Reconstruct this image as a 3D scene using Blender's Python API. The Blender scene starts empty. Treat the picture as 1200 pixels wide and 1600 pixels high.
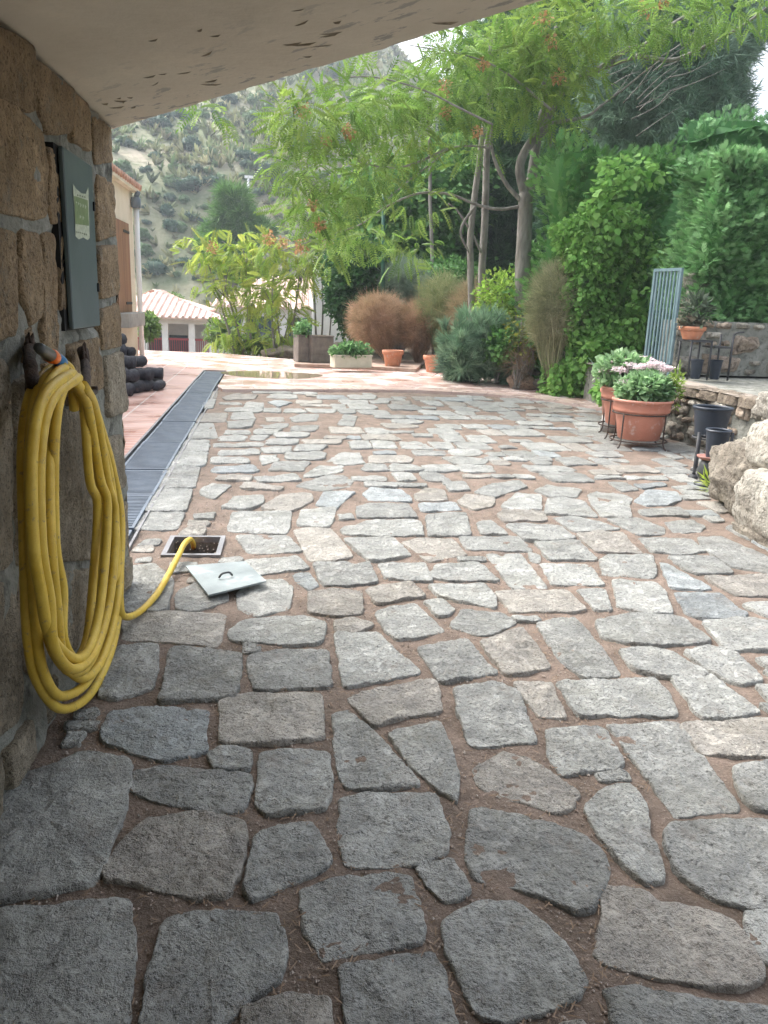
import bpy, math, random
import numpy as np
from mathutils import noise as mn, Vector
rad = math.radians
rng = np.random.default_rng(7)
random.seed(7)
scn = bpy.context.scene
col = scn.collection

# ------------------------------------------------------------------ camera
FPX, PITCH, ROLL, YAW, CH = 1250., rad(14.6), rad(2.1), rad(-6.9), 1.5
cam = bpy.data.cameras.new('camera'); co = bpy.data.objects.new('camera', cam); col.objects.link(co)
co.location = (0, 0, CH)
from mathutils import Matrix
co.matrix_world = Matrix.Translation((0, 0, CH)) @ Matrix.Rotation(YAW, 4, 'Z') @ Matrix.Rotation(math.pi/2-PITCH, 4, 'X') @ Matrix.Rotation(ROLL, 4, 'Z')
cam.sensor_fit = 'VERTICAL'; cam.sensor_height = 24; cam.sensor_width = 18
cam.lens = 24*FPX/1600; cam.clip_start = .05; cam.clip_end = 3000
scn.camera = co
# ------------------------------------------------------------------ world, sun
SUN_EL, SUN_AZ = rad(52), rad(-50)      # azimuth clockwise from +Y
w = bpy.data.worlds.new('World'); scn.world = w; w.use_nodes = True
nt = w.node_tree; nt.nodes.clear()
sky = nt.nodes.new('ShaderNodeTexSky'); sky.sky_type = 'NISHITA'; sky.sun_disc = False
sky.sun_elevation = SUN_EL; sky.sun_rotation = SUN_AZ; sky.air_density = 1.0; sky.dust_density = 6.0; sky.ozone_density = 1.0
hs = nt.nodes.new('ShaderNodeHueSaturation'); hs.inputs['Saturation'].default_value = .42; hs.inputs['Value'].default_value = 1.0
bg = nt.nodes.new('ShaderNodeBackground'); bg.inputs[1].default_value = .15
wo = nt.nodes.new('ShaderNodeOutputWorld')
nt.links.new(sky.outputs[0], hs.inputs['Color']); nt.links.new(hs.outputs[0], bg.inputs[0]); nt.links.new(bg.outputs[0], wo.inputs[0])
sl = bpy.data.lights.new('sun', 'SUN'); sl.energy = .9; sl.angle = rad(45); sl.color = (1, .975, .94)
so = bpy.data.objects.new('sun', sl); col.objects.link(so)
sd = Vector((math.sin(SUN_AZ)*math.cos(SUN_EL), math.cos(SUN_AZ)*math.cos(SUN_EL), math.sin(SUN_EL)))
so.rotation_euler = (-sd).to_track_quat('-Z', 'Y').to_euler()
scn.view_settings.view_transform = 'Standard'; scn.view_settings.look = 'None'
scn.view_settings.gamma = 1; scn.view_settings.exposure = 2.0
scn.cycles.max_bounces = 6; scn.cycles.diffuse_bounces = 4; scn.cycles.transparent_max_bounces = 6

# ------------------------------------------------------------------ photograph point -> place on a known plane
def ray(px, py):
    u = (px-600)/FPX; v = (800-py)/FPX
    x = u*math.cos(ROLL)-v*math.sin(ROLL); y = u*math.sin(ROLL)+v*math.cos(ROLL)
    f = math.cos(PITCH)+y*math.sin(PITCH); z = -math.sin(PITCH)+y*math.cos(PITCH)
    return np.array([x*math.cos(YAW)-f*math.sin(YAW), x*math.sin(YAW)+f*math.cos(YAW), z])
def G(px, py, z=0.):
    r = ray(px, py); return np.array([0, 0, CH])+r*((z-CH)/r[2])
def at(px, py, Y):
    r = ray(px, py); return np.array([0, 0, CH])+r*Y/r[1]
def onx(px, py, X):
    r = ray(px, py); return np.array([0, 0, CH])+r*X/r[0]

# ------------------------------------------------------------------ object helpers
def tag(o, label=None, cat=None, group=None, kind=None):
    if label: o['label'] = label
    if cat: o['category'] = cat
    if group: o['group'] = group
    if kind: o['kind'] = kind
    return o
def empty(name, loc, label, cat, group=None, rz=0):
    o = bpy.data.objects.new(name, None); col.objects.link(o); o.location = tuple(loc); o.rotation_euler.z = rz
    o.empty_display_size = .1
    return tag(o, label, cat, group)
def link_mesh(name, V, F, m, parent=None, tint=None, smooth=False, world=True):
    """V (n,3); F list of lists or (k,s) array. When parent is given and world is True the coordinates are world ones."""
    V = np.asarray(V, dtype=np.float32)
    if parent is not None and world:
        c, s = math.cos(-parent.rotation_euler.z), math.sin(-parent.rotation_euler.z)
        base = parent; off = np.array(parent.location, dtype=np.float32)
        q = base.parent
        while q is not None:
            off = off+np.array(q.location, dtype=np.float32); q = q.parent
        V = V-off
        V = np.stack([V[:, 0]*c-V[:, 1]*s, V[:, 0]*s+V[:, 1]*c, V[:, 2]], 1)
    me = bpy.data.meshes.new(name)
    if isinstance(F, np.ndarray):
        k, s_ = F.shape
        me.vertices.add(len(V)); me.vertices.foreach_set('co', V.ravel())
        me.loops.add(k*s_); me.loops.foreach_set('vertex_index', F.astype(np.int32).ravel())
        me.polygons.add(k); me.polygons.foreach_set('loop_start', np.arange(0, k*s_, s_, dtype=np.int32))
        me.polygons.foreach_set('loop_total', np.full(k, s_, dtype=np.int32))
        me.update(calc_edges=True); me.validate()
    else:
        me.from_pydata(V.tolist(), [], F); me.update()
    if tint is not None:
        t = np.asarray(tint, dtype=np.float32)
        a = me.attributes.new('tint', 'FLOAT_COLOR', 'POINT')
        a.data.foreach_set('color', np.concatenate([t, np.ones((len(t), 1), np.float32)], 1).ravel())
    if smooth:
        me.polygons.foreach_set('use_smooth', np.ones(len(me.polygons), dtype=bool))
    me.materials.append(m)
    o = bpy.data.objects.new(name, me); col.objects.link(o)
    if parent is not None: o.parent = parent
    return o
class MB:
    def __init__(s): s.V = []; s.F = []; s.T = []; s.t = (1, 1, 1)
    def add(s, V, F):
        b = len(s.V); s.V.extend([tuple(v) for v in V]); s.F.extend([[b+i for i in f] for f in F]); s.T.extend([s.t]*len(V))
    def box(s, x0, x1, y0, y1, z0, z1, bev=0):
        if bev:
            b = bev
            P = [(x0+b, y0+b), (x1-b, y0+b), (x1-b, y1-b), (x0+b, y1-b)]
            out = [(x0, y0+b), (x0+b, y0), (x1-b, y0), (x1, y0+b), (x1, y1-b), (x1-b, y1), (x0+b, y1), (x0, y1-b)]
            inn = [(x0+b, y0+b*1.4), (x0+b*1.4, y0+b), (x1-b*1.4, y0+b), (x1-b, y0+b*1.4), (x1-b, y1-b*1.4), (x1-b*1.4, y1-b), (x0+b*1.4, y1-b), (x0+b, y1-b*1.4)]
            V = [(x, y, z0) for x, y in inn]+[(x, y, z0+b) for x, y in out]+[(x, y, z1-b) for x, y in out]+[(x, y, z1) for x, y in inn]
            F = [list(range(7, -1, -1)), list(range(24, 32))]
            for l in range(3):
                for i in range(8): F.append([l*8+i, l*8+(i+1) % 8, l*8+8+(i+1) % 8, l*8+8+i])
            s.add(V, F); return s
        V = [(x0, y0, z0), (x1, y0, z0), (x1, y1, z0), (x0, y1, z0), (x0, y0, z1), (x1, y0, z1), (x1, y1, z1), (x0, y1, z1)]
        s.add(V, [[3, 2, 1, 0], [4, 5, 6, 7], [0, 1, 5, 4], [1, 2, 6, 5], [2, 3, 7, 6], [3, 0, 4, 7]]); return s
    def tube(s, P, R, n=8, cap=True):
        P = np.asarray(P, float)
        if np.isscalar(R): R = [R]*len(P)
        T = np.gradient(P, axis=0); T /= (np.linalg.norm(T, axis=1)[:, None]+1e-9)
        u = np.cross(T[0], [0, 0, 1.]);
        if np.linalg.norm(u) < .05: u = np.cross(T[0], [1., 0, 0])
        u /= np.linalg.norm(u); V = []
        for i in range(len(P)):
            u = u-T[i]*np.dot(u, T[i]); u /= np.linalg.norm(u)+1e-9; v = np.cross(T[i], u)
            for k in range(n):
                a = 2*math.pi*k/n; V.append(P[i]+R[i]*(u*math.cos(a)+v*math.sin(a)))
        F = []
        for i in range(len(P)-1):
            for k in range(n):
                F.append([i*n+k, i*n+(k+1) % n, (i+1)*n+(k+1) % n, (i+1)*n+k])
        if cap: F += [list(range(n))[::-1], [(len(P)-1)*n+k for k in range(n)]]
        s.add(V, F); return s
    def lathe(s, prof, c=(0, 0, 0), n=32, sq=0):
        V = []; F = []
        for r, z in prof:
            for k in range(n):
                a = 2*math.pi*k/n; V.append((c[0]+r*math.cos(a), c[1]+r*math.sin(a), c[2]+z))
        for i in range(len(prof)-1):
            for k in range(n): F.append([i*n+k, i*n+(k+1) % n, (i+1)*n+(k+1) % n, (i+1)*n+k])
        s.add(V, F); return s
    def prism(s, poly, d0, d1, fr=None):
        """poly 2d, extruded d0..d1 along the frame's normal"""
        o, ux, uy, nn = fr if fr else (np.zeros(3), np.array([1., 0, 0]), np.array([0, 1., 0]), np.array([0, 0, 1.]))
        n = len(poly)
        V = [o+ux*x+uy*y+nn*d0 for x, y in poly]+[o+ux*x+uy*y+nn*d1 for x, y in poly]
        F = [list(range(n))[::-1], list(range(n, 2*n))]+[[i, (i+1) % n, n+(i+1) % n, n+i] for i in range(n)]
        s.add(V, F); return s
    def obj(s, name, m, parent=None, smooth=False, world=True, tint=False):
        return link_mesh(name, s.V, s.F, m, parent, np.array(s.T) if tint else None, smooth, world)
def smooth_path(P, k=6):
    P = np.asarray(P, float); Q = np.vstack([2*P[0]-P[1], P, 2*P[-1]-P[-2]]); out = []
    for i in range(1, len(Q)-2):
        for j in range(k):
            t = j/k
            out.append(.5*((2*Q[i])+(-Q[i-1]+Q[i+1])*t+(2*Q[i-1]-5*Q[i]+4*Q[i+1]-Q[i+2])*t*t+(-Q[i-1]+3*Q[i]-3*Q[i+1]+Q[i+2])*t**3))
    out.append(P[-1]); return np.array(out)

# ------------------------------------------------------------------ materials
def mat(name, c1, c2=None, scale=5, rough=.8, bump=0, bscale=40, tint=False, metal=0, spec=.5, c3=None, s3=60, w3=.3,
        trans=0, lo=.35, hi=.65, stretch=(1, 1, 1), rvar=0, det=6, coat=0, bdist=.02, stain=0, sstain=2., dirt=None, chip=0, damt=.8):
    m = bpy.data.materials.new(name); m.use_nodes = True; n = m.node_tree; N = n.nodes; L = n.links
    b = N['Principled BSDF']; b.inputs['Roughness'].default_value = rough; b.inputs['Metallic'].default_value = metal
    b.inputs['Specular IOR Level'].default_value = spec; b.inputs['Coat Weight'].default_value = coat
    tc = N.new('ShaderNodeTexCoord'); mp = N.new('ShaderNodeMapping'); mp.inputs['Scale'].default_value = stretch
    L.new(tc.outputs['Object'], mp.inputs[0]); cs = None
    def nz(sc, d=det, r=.6):
        t = N.new('ShaderNodeTexNoise'); t.inputs['Scale'].default_value = sc; t.inputs['Detail'].default_value = d
        t.inputs['Roughness'].default_value = r; L.new(mp.outputs[0], t.inputs['Vector']); return t
    def mix(a, bb, f, mode='MIX'):
        x = N.new('ShaderNodeMix'); x.data_type = 'RGBA'; x.blend_type = mode
        for i, v in ((0, f), (6, a), (7, bb)):
            if isinstance(v, (int, float)): x.inputs[i].default_value = v
            elif isinstance(v, tuple): x.inputs[i].default_value = (*v, 1)
            else: L.new(v, x.inputs[i])
        return x.outputs[2]
    def ramp(o, a, bq):
        r = N.new('ShaderNodeMapRange'); r.inputs[1].default_value = a; r.inputs[2].default_value = bq; L.new(o, r.inputs[0]); return r.outputs[0]
    def ramp_(o, a, bq, lo_, hi_):
        r = N.new('ShaderNodeMapRange'); r.inputs[1].default_value = a; r.inputs[2].default_value = bq; r.inputs[3].default_value = lo_; r.inputs[4].default_value = hi_; L.new(o, r.inputs[0]); return r.outputs[0]
    c = None
    if c2 is None: b.inputs['Base Color'].default_value = (*c1, 1); c = c1
    else: c = mix(c1, c2, ramp(nz(scale).outputs[0], lo, hi))
    if c3 is not None: c = mix(c, c3, ramp(nz(s3, 3, .7).outputs[0], .66-w3*.3, .70))
    if stain:
        sn = nz(sstain, 7, .7).outputs[0]; c = mix(c, (.62, .60, .52), ramp_(sn, .5, .72, 0, stain), 'MULTIPLY'); c = mix(c, (1.25, 1.22, 1.2), ramp_(sn, .46, .3, 0, .5), 'MULTIPLY')
    if tint:
        a = N.new('ShaderNodeAttribute'); a.attribute_name = 'tint'; c = mix(c, a.outputs['Color'], 1.0, 'MULTIPLY')
    if dirt: c = mix(c, dirt, ramp_(nz(6.5, 9, .75).outputs[0], .55, .68, 0, damt))
    if not isinstance(c, tuple): L.new(c, b.inputs['Base Color'])
    if rvar:
        r = N.new('ShaderNodeMapRange'); L.new(nz(scale*.7, 3).outputs[0], r.inputs[0]); r.inputs[1].default_value = .35; r.inputs[2].default_value = .65
        r.inputs[3].default_value = max(.03, rough-rvar); r.inputs[4].default_value = rough+rvar; L.new(r.outputs[0], b.inputs['Roughness'])
    if bump:
        bp = N.new('ShaderNodeBump'); bp.inputs['Strength'].default_value = bump; bp.inputs['Distance'].default_value = bdist
        hgt = nz(bscale, 8, .65).outputs[0]
        if chip:
            q = N.new('ShaderNodeMath'); q.operation = 'MULTIPLY_ADD'; q.inputs[1].default_value = chip; L.new(ramp_(nz(bscale*.33, 6, .8).outputs[0], .42, .56, 0, 1), q.inputs[0]); L.new(hgt, q.inputs[2]); hgt = q.outputs[0]
        L.new(hgt, bp.inputs['Height']); L.new(bp.outputs[0], b.inputs['Normal'])
    if trans:
        t = N.new('ShaderNodeBsdfTranslucent'); s = N.new('ShaderNodeMixShader'); s.inputs[0].default_value = trans
        if isinstance(c, tuple): t.inputs[0].default_value = (*c, 1)
        else: L.new(c, t.inputs[0])
        L.new(b.outputs[0], s.inputs[1]); L.new(t.outputs[0], s.inputs[2]); L.new(s.outputs[0], N['Material Output'].inputs[0])
    return m
M = {}
M['granite'] = mat('granite_paving', (.29, .298, .295), (.45, .46, .45), 6, .5, 1., 30, True, c3=(.09, .09, .085), s3=85, w3=.45, rvar=.12, spec=.5, bdist=.022, stain=.65, sstain=2.2, dirt=(.23, .19, .155), chip=.45, damt=.5)
M['soil'] = mat('joint_soil', (.13, .095, .07), (.235, .175, .135), 7, .8, 1., 60, c3=(.38, .31, .26), s3=130, w3=.3, bdist=.02, stain=.6, sstain=2.8)
M['wallstone'] = mat('wall_granite', (.27, .21, .145), (.42, .34, .25), 6, .85, 1., 30, True, c3=(.10, .07, .045), s3=75, w3=.5, bdist=.025, stain=.6, sstain=1.8, dirt=(.22, .21, .17), chip=.5)
M['mortar'] = mat('mortar', (.17, .175, .145), (.3, .3, .265), 5, .9, .9, 25, c3=(.05, .05, .04), s3=9, w3=.5, bdist=.03)
M['palestone'] = mat('garden_stone', (.34, .30, .25), (.56, .52, .45), 4, .85, 1., 14, True, c3=(.16, .14, .11), s3=26, w3=.5, bdist=.04, stain=.7, sstain=2.5, chip=.5)
M['litter'] = mat('litter', (1, 1, 1), None, tint=False, rough=.8) 
M['bark'] = mat('bark', (.13, .12, .105), (.27, .255, .23), 8, .85, .9, 20, stretch=(1, 1, .3), bdist=.03)
M['leaf'] = mat('foliage', (1, 1, 1), (.8, .85, .8), 2, .55, tint=True, trans=.45, spec=.3)
M['leafd'] = mat('foliage_matt', (1, 1, 1), (.7, .8, .7), 1.2, .6, tint=True, trans=.25, spec=.25)
M['terra'] = mat('terracotta_plastic', (.50, .20, .135), (.56, .245, .175), 6, .5, .15, 60, c3=(.62, .42, .36), s3=9, w3=.25, stain=.35, sstain=4)
M['terra2'] = mat('terracotta_clay', (.45, .17, .085), (.55, .25, .15), 9, .75, .3, 50, c3=(.5, .4, .32), s3=12, w3=.2)
M['black'] = mat('black_plastic', (.018, .026, .04), (.03, .04, .055), 5, .42, .1, 50)
M['iron'] = mat('wrought_iron', (.035, .037, .04), (.07, .07, .072), 20, .6, .2, 80, metal=.4)
M['rust'] = mat('rusty_iron', (.035, .025, .02), (.09, .06, .045), 25, .8, .8, 60)
M['grate'] = mat('steel_grating', (.13, .16, .20), (.21, .25, .30), 4, .42, .1, 60, metal=.6, rvar=.1)
M['frame'] = mat('galvanised', (.17, .17, .175), (.27, .27, .28), 9, .45, .15, 60, metal=.5, rvar=.1)
M['cover'] = mat('cover_plate', (.17, .20, .20), (.28, .32, .32), 3.2, .5, .1, 30, metal=.2, rvar=.1, c3=(.40, .44, .44), s3=6, w3=.3)
M['gatemat'] = mat('gate_paint', (.10, .17, .19), (.16, .235, .255), 8, .5, .1, 60)
M['boxgrey'] = mat('grey_enamel', (.06, .088, .092), (.09, .12, .125), 3, .5, .05, 60)
M['hose'] = mat('hose_yellow', (.56, .37, .035), (.66, .47, .07), 12, .5, .15, 120, c3=(.34, .25, .09), s3=34, w3=.2, stain=.3, sstain=5)
M['cream'] = mat('cream_render', (.66, .60, .46), (.74, .68, .54), 3, .9, .3, 60)
M['white'] = mat('white_paint', (.72, .72, .71), (.82, .82, .81), 3, .6, .1, 30)
M['bluewhite'] = mat('pale_wall', (.55, .58, .6), (.66, .68, .7), 3, .8, .1, 30)
M['wood'] = mat('brown_shutter', (.22, .115, .06), (.33, .18, .10), 6, .7, .4, 30, stretch=(1, 1, .1))
M['rooftile'] = mat('roof_tile', (.42, .22, .15), (.58, .36, .27), 2.5, .85, .3, 12, c3=(.3, .2, .15), s3=8, w3=.3)
M['paletile'] = mat('pale_roof_tile', (.52, .36, .30), (.68, .52, .46), 2.5, .85, .3, 12)  # paler roof tile of the houses below the terrace
M['concrete'] = mat('concrete', (.3, .29, .27), (.42, .41, .38), 5, .9, .5, 40)
M['troughc'] = mat('cream_trough', (.44, .42, .33), (.54, .52, .42), 5, .7, .2, 30)
M['planter'] = mat('planter_stone', (.12, .105, .09), (.2, .175, .15), 8, .85, .5, 50)
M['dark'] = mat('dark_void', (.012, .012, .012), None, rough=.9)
M['red'] = mat('red_plastic', (.45, .03, .03), None, rough=.4)
M['blue'] = mat('blue_plastic', (.02, .16, .36), None, rough=.35)
M['orange'] = mat('orange_plastic', (.75, .16, .02), None, rough=.35)
M['dgrey'] = mat('dark_grey_plastic', (.05, .055, .055), None, rough=.4)
M['water'] = mat('puddle_water', (.30, .25, .17), None, rough=.05, spec=.6)
M['log'] = mat('charred_log', (.018, .018, .024), (.05, .05, .06), 12, .7, .7, 25)
M['hill'] = mat('hill_soil', (.20, .24, .12), (.40, .35, .26), .07, .95, .8, .9, c3=(.13, .17, .08), s3=.3, w3=.8, bdist=.6)
M['earth'] = mat('earth', (.11, .085, .06), (.2, .16, .11), 3, .95, .8, 15, c3=(.07, .09, .03), s3=7, w3=.35)
M['redrail'] = mat('red_paint', (.3, .05, .06), None, rough=.5)
M['flower'] = mat('petals', (1, 1, 1), None, rough=.6, trans=.3); 
for k_, c_ in (('flower', (.72, .55, .58)), ('litter', (.25, .175, .115))):
    M[k_].node_tree.nodes['Principled BSDF'].inputs['Base Color'].default_value = (*c_, 1)

# ================================================================== GROUND
def ground_h(x, y):
    """height of the land"""
    x = np.asarray(x, float); y = np.asarray(y, float)
    edge = 22.5-.55*np.clip(x+4, 0, 12)*.5
    z = np.where(y < edge, -.04, 0.)
    d = np.clip((y-edge)/4, 0, 1); z = np.where(y >= edge, -.04-2.6*d*d*(3-2*d), z)
    z = np.where((x > 4) & (y < 40), np.maximum(z, -.04+.0*x), z)
    g = np.clip((x-3)/3, 0, 1); z = np.where(y < 40, z*(1-g)+(-.04)*g, z)
    d2 = np.clip((y-46)/16, 0, 1); z = np.where(y > 46, z-5*d2*d2*(3-2*d2), z)
    h = np.clip(y-64, 0, 400)
    ridge = 60-.30*x+5*np.sin(x*.03+1)-4*np.clip(x/12, 0, 2)
    up = ridge*(1-np.exp(-np.maximum(h, 0)*.0052*1.6))*1.5*(1/(1+np.exp(-(h-10)/9.)))
    z = z+np.where(y > 55, up, 0)
    return z
def grid_mesh(name, xs, ys, hf, m, drop=None, smooth=True, **kw):
    X, Y = np.meshgrid(xs, ys); Z = hf(X, Y)
    V = np.stack([X.ravel(), Y.ravel(), Z.ravel()], 1); nx = len(xs); ny = len(ys)
    i = np.arange(nx*ny).reshape(ny, nx)
    F = np.stack([i[:-1, :-1].ravel(), i[:-1, 1:].ravel(), i[1:, 1:].ravel(), i[1:, :-1].ravel()], 1)
    if drop is not None:
        cx = (X[:-1, :-1]+X[1:, 1:]).ravel()/2; cy = (Y[:-1, :-1]+Y[1:, 1:]).ravel()/2
        F = F[~drop(cx, cy)]
    return link_mesh(name, V, F, m, smooth=smooth, **kw)
def nfield(X, Y, sc, amp, seed=0):
    r = np.random.default_rng(seed); out = np.zeros_like(np.asarray(X, float)); a = amp
    for o in range(4):
        for k in range(5):
            th = r.uniform(0, 6.28); f = sc*(1.9**o)*r.uniform(.7, 1.3)
            out += a/5*1.6*np.sin((X*math.cos(th)+Y*math.sin(th))*f+r.uniform(0, 6.28))
        a *= .55
    return out
def gh(X, Y):
    z = ground_h(X, Y)
    inside = (X > -3.4) & (X < 7.5) & (Y > -5) & (Y < 19)
    z = np.where(inside, -.6, z)
    return z+np.where((Y > 24) | (X > 9), nfield(X, Y, .6, .12, 3), 0)
xs = np.unique(np.concatenate([np.linspace(-300, -20, 29), np.linspace(-20, 24, 89), np.linspace(24, 300, 29)]))
ys = np.unique(np.concatenate([np.linspace(-200, -6, 12), np.linspace(-6, 32, 77), np.linspace(32, 64, 25)]))
tag(grid_mesh('ground', xs, ys, gh, M['earth']), kind='structure')
def hh(X, Y):
    a = np.clip((Y-64)/30, 0, 1)
    return ground_h(X, Y)+a*(nfield(X, Y, .035, 6, 5)+nfield(X, Y, .25, 1.2, 6))+nfield(X, Y, .6, .12, 3)*(Y < 70)
tag(grid_mesh('hillside', np.linspace(-300, 300, 180), np.linspace(64, 420, 150), hh, M['hill']), kind='structure')

# ------------------------------------------------------------------ paving: traced stones + rows of the same kind
def tr(ox, oy, s, polys): return [[(ox+x/s, oy+y/s) for x, y in p] for p in polys]
PX = []
PX += tr(400, 950, 3, [
 [(370,115),(575,112),(640,190),(770,290),(600,325),(415,365)], [(375,60),(440,42),(545,70),(470,100),(380,105)],
 [(765,180),(990,140),(1060,240),(1130,300),(1000,315),(860,330)], [(435,425),(600,375),(845,335),(860,480),(700,500),(560,545)],
 [(360,495),(440,480),(550,580),(600,640),(770,820),(560,830),(420,820),(385,700)],
 [(620,585),(860,530),(905,630),(945,790),(940,900),(850,840),(740,730)]])
PX += [[(713,1075),(775,1066),(808,1080),(838,1158),(735,1163),(718,1110)], [(535,1245),(680,1238),(697,1300),(698,1325),(660,1345),(545,1350),(532,1300)],
 [(385,1380),(400,1310),(410,1300),(467,1287),(485,1287),(500,1312),(517,1346),(487,1364),(446,1381),(392,1405)],
 [(360,985),(390,966),(480,964),(507,975),(500,1002),(440,1005),(365,1000)], [(390,1025),(440,1015),(510,1018),(515,1070),(400,1076),(392,1050)],
 [(345,1095),(380,1085),(500,1083),(503,1150),(430,1158),(348,1160)], [(327,1178),(345,1168),(390,1172),(388,1200),(340,1200)],
 [(408,1178),(460,1172),(513,1178),(516,1235),(505,1262),(420,1267),(403,1255)],
 [(753,1002),(815,982),(830,1000),(860,1040),(790,1052)],
 [(190,885),(240,880),(270,905),(262,945),(250,953),(192,953)], [(278,925),(308,912),(352,925),(352,937),(310,952),(278,951)],
 [(372,925),(405,908),(440,905),(455,915),(450,950),(400,960),(375,950)],
 [(205,1205),(260,1195),(385,1210),(390,1225),(375,1265),(330,1268),(235,1245),(200,1225)],
 [(225,1285),(300,1270),(380,1285),(378,1340),(355,1395),(300,1400),(170,1370),(165,1350)],
 [(-60,1230),(60,1205),(130,1175),(205,1190),(190,1265),(150,1375),(0,1400),(-80,1390)],
 [(0,1420),(200,1405),(205,1480),(195,1600),(190,1680),(-140,1680),(-110,1450)],
 [(262,1435),(350,1425),(430,1430),(440,1460),(438,1520),(380,1560),(340,1605),(330,1640),(215,1640),(232,1550),(245,1480)],
 [(534,1512),(620,1495),(675,1490),(690,1520),(710,1600),(720,1680),(560,1680),(545,1590)],
 [(385,1575),(450,1557),(510,1565),(520,1640),(520,1690),(370,1690)], [(654,1357),(705,1342),(730,1385),(715,1403),(695,1405),(668,1380)],
 [(1100,970),(1160,965),(1230,975),(1240,1015),(1136,1015)], [(1063,1130),(1200,1122),(1260,1135),(1270,1178),(1100,1178)],
 [(1150,1197),(1200,1190),(1240,1200),(1240,1262),(1180,1262),(1155,1230)],
 [(742,1200),(790,1175),(830,1185),(898,1235),(895,1258),(860,1265),(790,1245),(750,1230)],
 [(915,1260),(950,1230),(985,1228),(1010,1260),(1010,1300),(1035,1350),(1035,1368),(1005,1375),(975,1350),(945,1310)],
 [(1040,1300),(1060,1287),(1150,1282),(1250,1285),(1260,1420),(1165,1412),(1120,1400),(1060,1360)],
 [(945,1545),(1000,1540),(1060,1555),(1130,1568),(1240,1575),(1240,1660),(990,1660)], [(1165,1425),(1250,1420),(1260,1500),(1200,1500),(1175,1460)],
 [(600,1700),(720,1700),(960,1680),(940,1760),(620,1780)]]
PX += tr(900, 1200, 4, [[(180,740),(400,770),(520,840),(700,870),(960,950),(1100,1100),(1160,1300),(1000,1350),(760,1320),(200,1220),(130,1150),(190,960)]])
PX += tr(150, 900, 4, [[(180,235),(560,225),(800,240),(770,390),(740,430),(450,400),(180,395)], [(460,465),(520,445),(900,480),(890,600),(860,750),(600,765),(390,770),(430,700)],
 [(130,450),(270,425),(385,425),(370,600),(345,690),(120,750),(20,740)], [(100,840),(300,820),(690,830),(665,960),(680,1085),(560,1110),(430,1135),(250,1090),(30,1000)]])
PX += tr(350, 1250, 3.43, [[(425,480),(600,430),(900,395),(1000,410),(1010,520),(1065,660),(1060,740),(700,800),(540,840),(440,680),(430,560)]])
PX += tr(650, 1250, 3.43, [[(300,50),(380,40),(600,90),(800,150),(900,190),(990,270),(1020,380),(940,570),(820,560),(600,470),(320,410),(285,280)],
 [(140,680),(220,600),(480,540),(560,560),(700,680),(830,830),(900,960),(850,1050),(640,1110),(480,1160),(350,1150),(300,1040),(190,830)]])
PX += tr(800, 950, 3, [[(120,70),(290,40),(340,90),(400,170),(510,310),(330,310),(230,240)], [(400,60),(560,25),(780,35),(930,150),(780,165),(550,160),(430,130)],
 [(815,200),(920,175),(1040,200),(1170,330),(1080,355),(1000,330),(900,270)], [(510,200),(640,185),(740,200),(920,310),(700,310),(580,285)],
 [(215,345),(660,330),(720,390),(770,500),(320,495)], [(10,345),(180,355),(250,505),(130,505)], [(750,325),(930,310),(1150,480),(1050,500),(900,510),(850,460)],
 [(450,545),(780,530),(850,640),(1070,930),(760,960),(740,930),(640,780),(520,640)], [(170,570),(430,560),(520,740),(230,775),(180,680)]])
PX += tr(400, 750, 4, [[(40,165),(160,90),(340,80),(345,130),(240,180),(190,195)], [(380,150),(430,75),(620,75),(500,170)], [(260,275),(290,185),(500,175),(460,290)],
 [(-140,200),(0,195),(215,195),(200,290),(180,330),(-170,310)], [(240,310),(380,300),(470,310),(600,470),(520,490),(330,500)],
 [(540,305),(720,255),(940,250),(1020,265),(1040,345),(780,345),(560,335)], [(550,365),(850,355),(960,465),(880,480),(710,500)],
 [(920,380),(1040,365),(1220,365),(1310,460),(1080,500)], [(365,520),(560,515),(620,540),(700,515),(755,625),(600,650),(430,655)],
 [(770,520),(1050,510),(1095,620),(960,615),(820,605)], [(690,680),(960,635),(1050,720),(760,765)], [(-120,345),(190,345),(280,440),(0,455),(-40,450)],
 [(-60,500),(250,475),(320,550),(180,565),(0,590),(-80,560)], [(235,585),(330,575),(385,650),(330,680),(270,630)], [(340,700),(500,690),(655,690),(660,830),(500,840),(335,820)],
 [(750,820),(990,770),(1170,940),(1000,970),(890,985),(820,940)], [(1060,760),(1160,750),(1230,800),(1200,830),(1130,835)],
 [(640,165),(700,150),(940,150),(1000,230),(830,230),(640,230)], [(525,215),(590,205),(610,240),(530,240)], [(680,85),(720,50),(900,60),(960,110),(960,130),(720,125)],
 [(1000,90),(1060,50),(1170,60),(1190,120),(1010,125)], [(1030,145),(1230,140),(1270,185),(1040,190)], [(1070,220),(1200,200),(1310,205),(1340,340),(1080,345)]])
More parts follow.
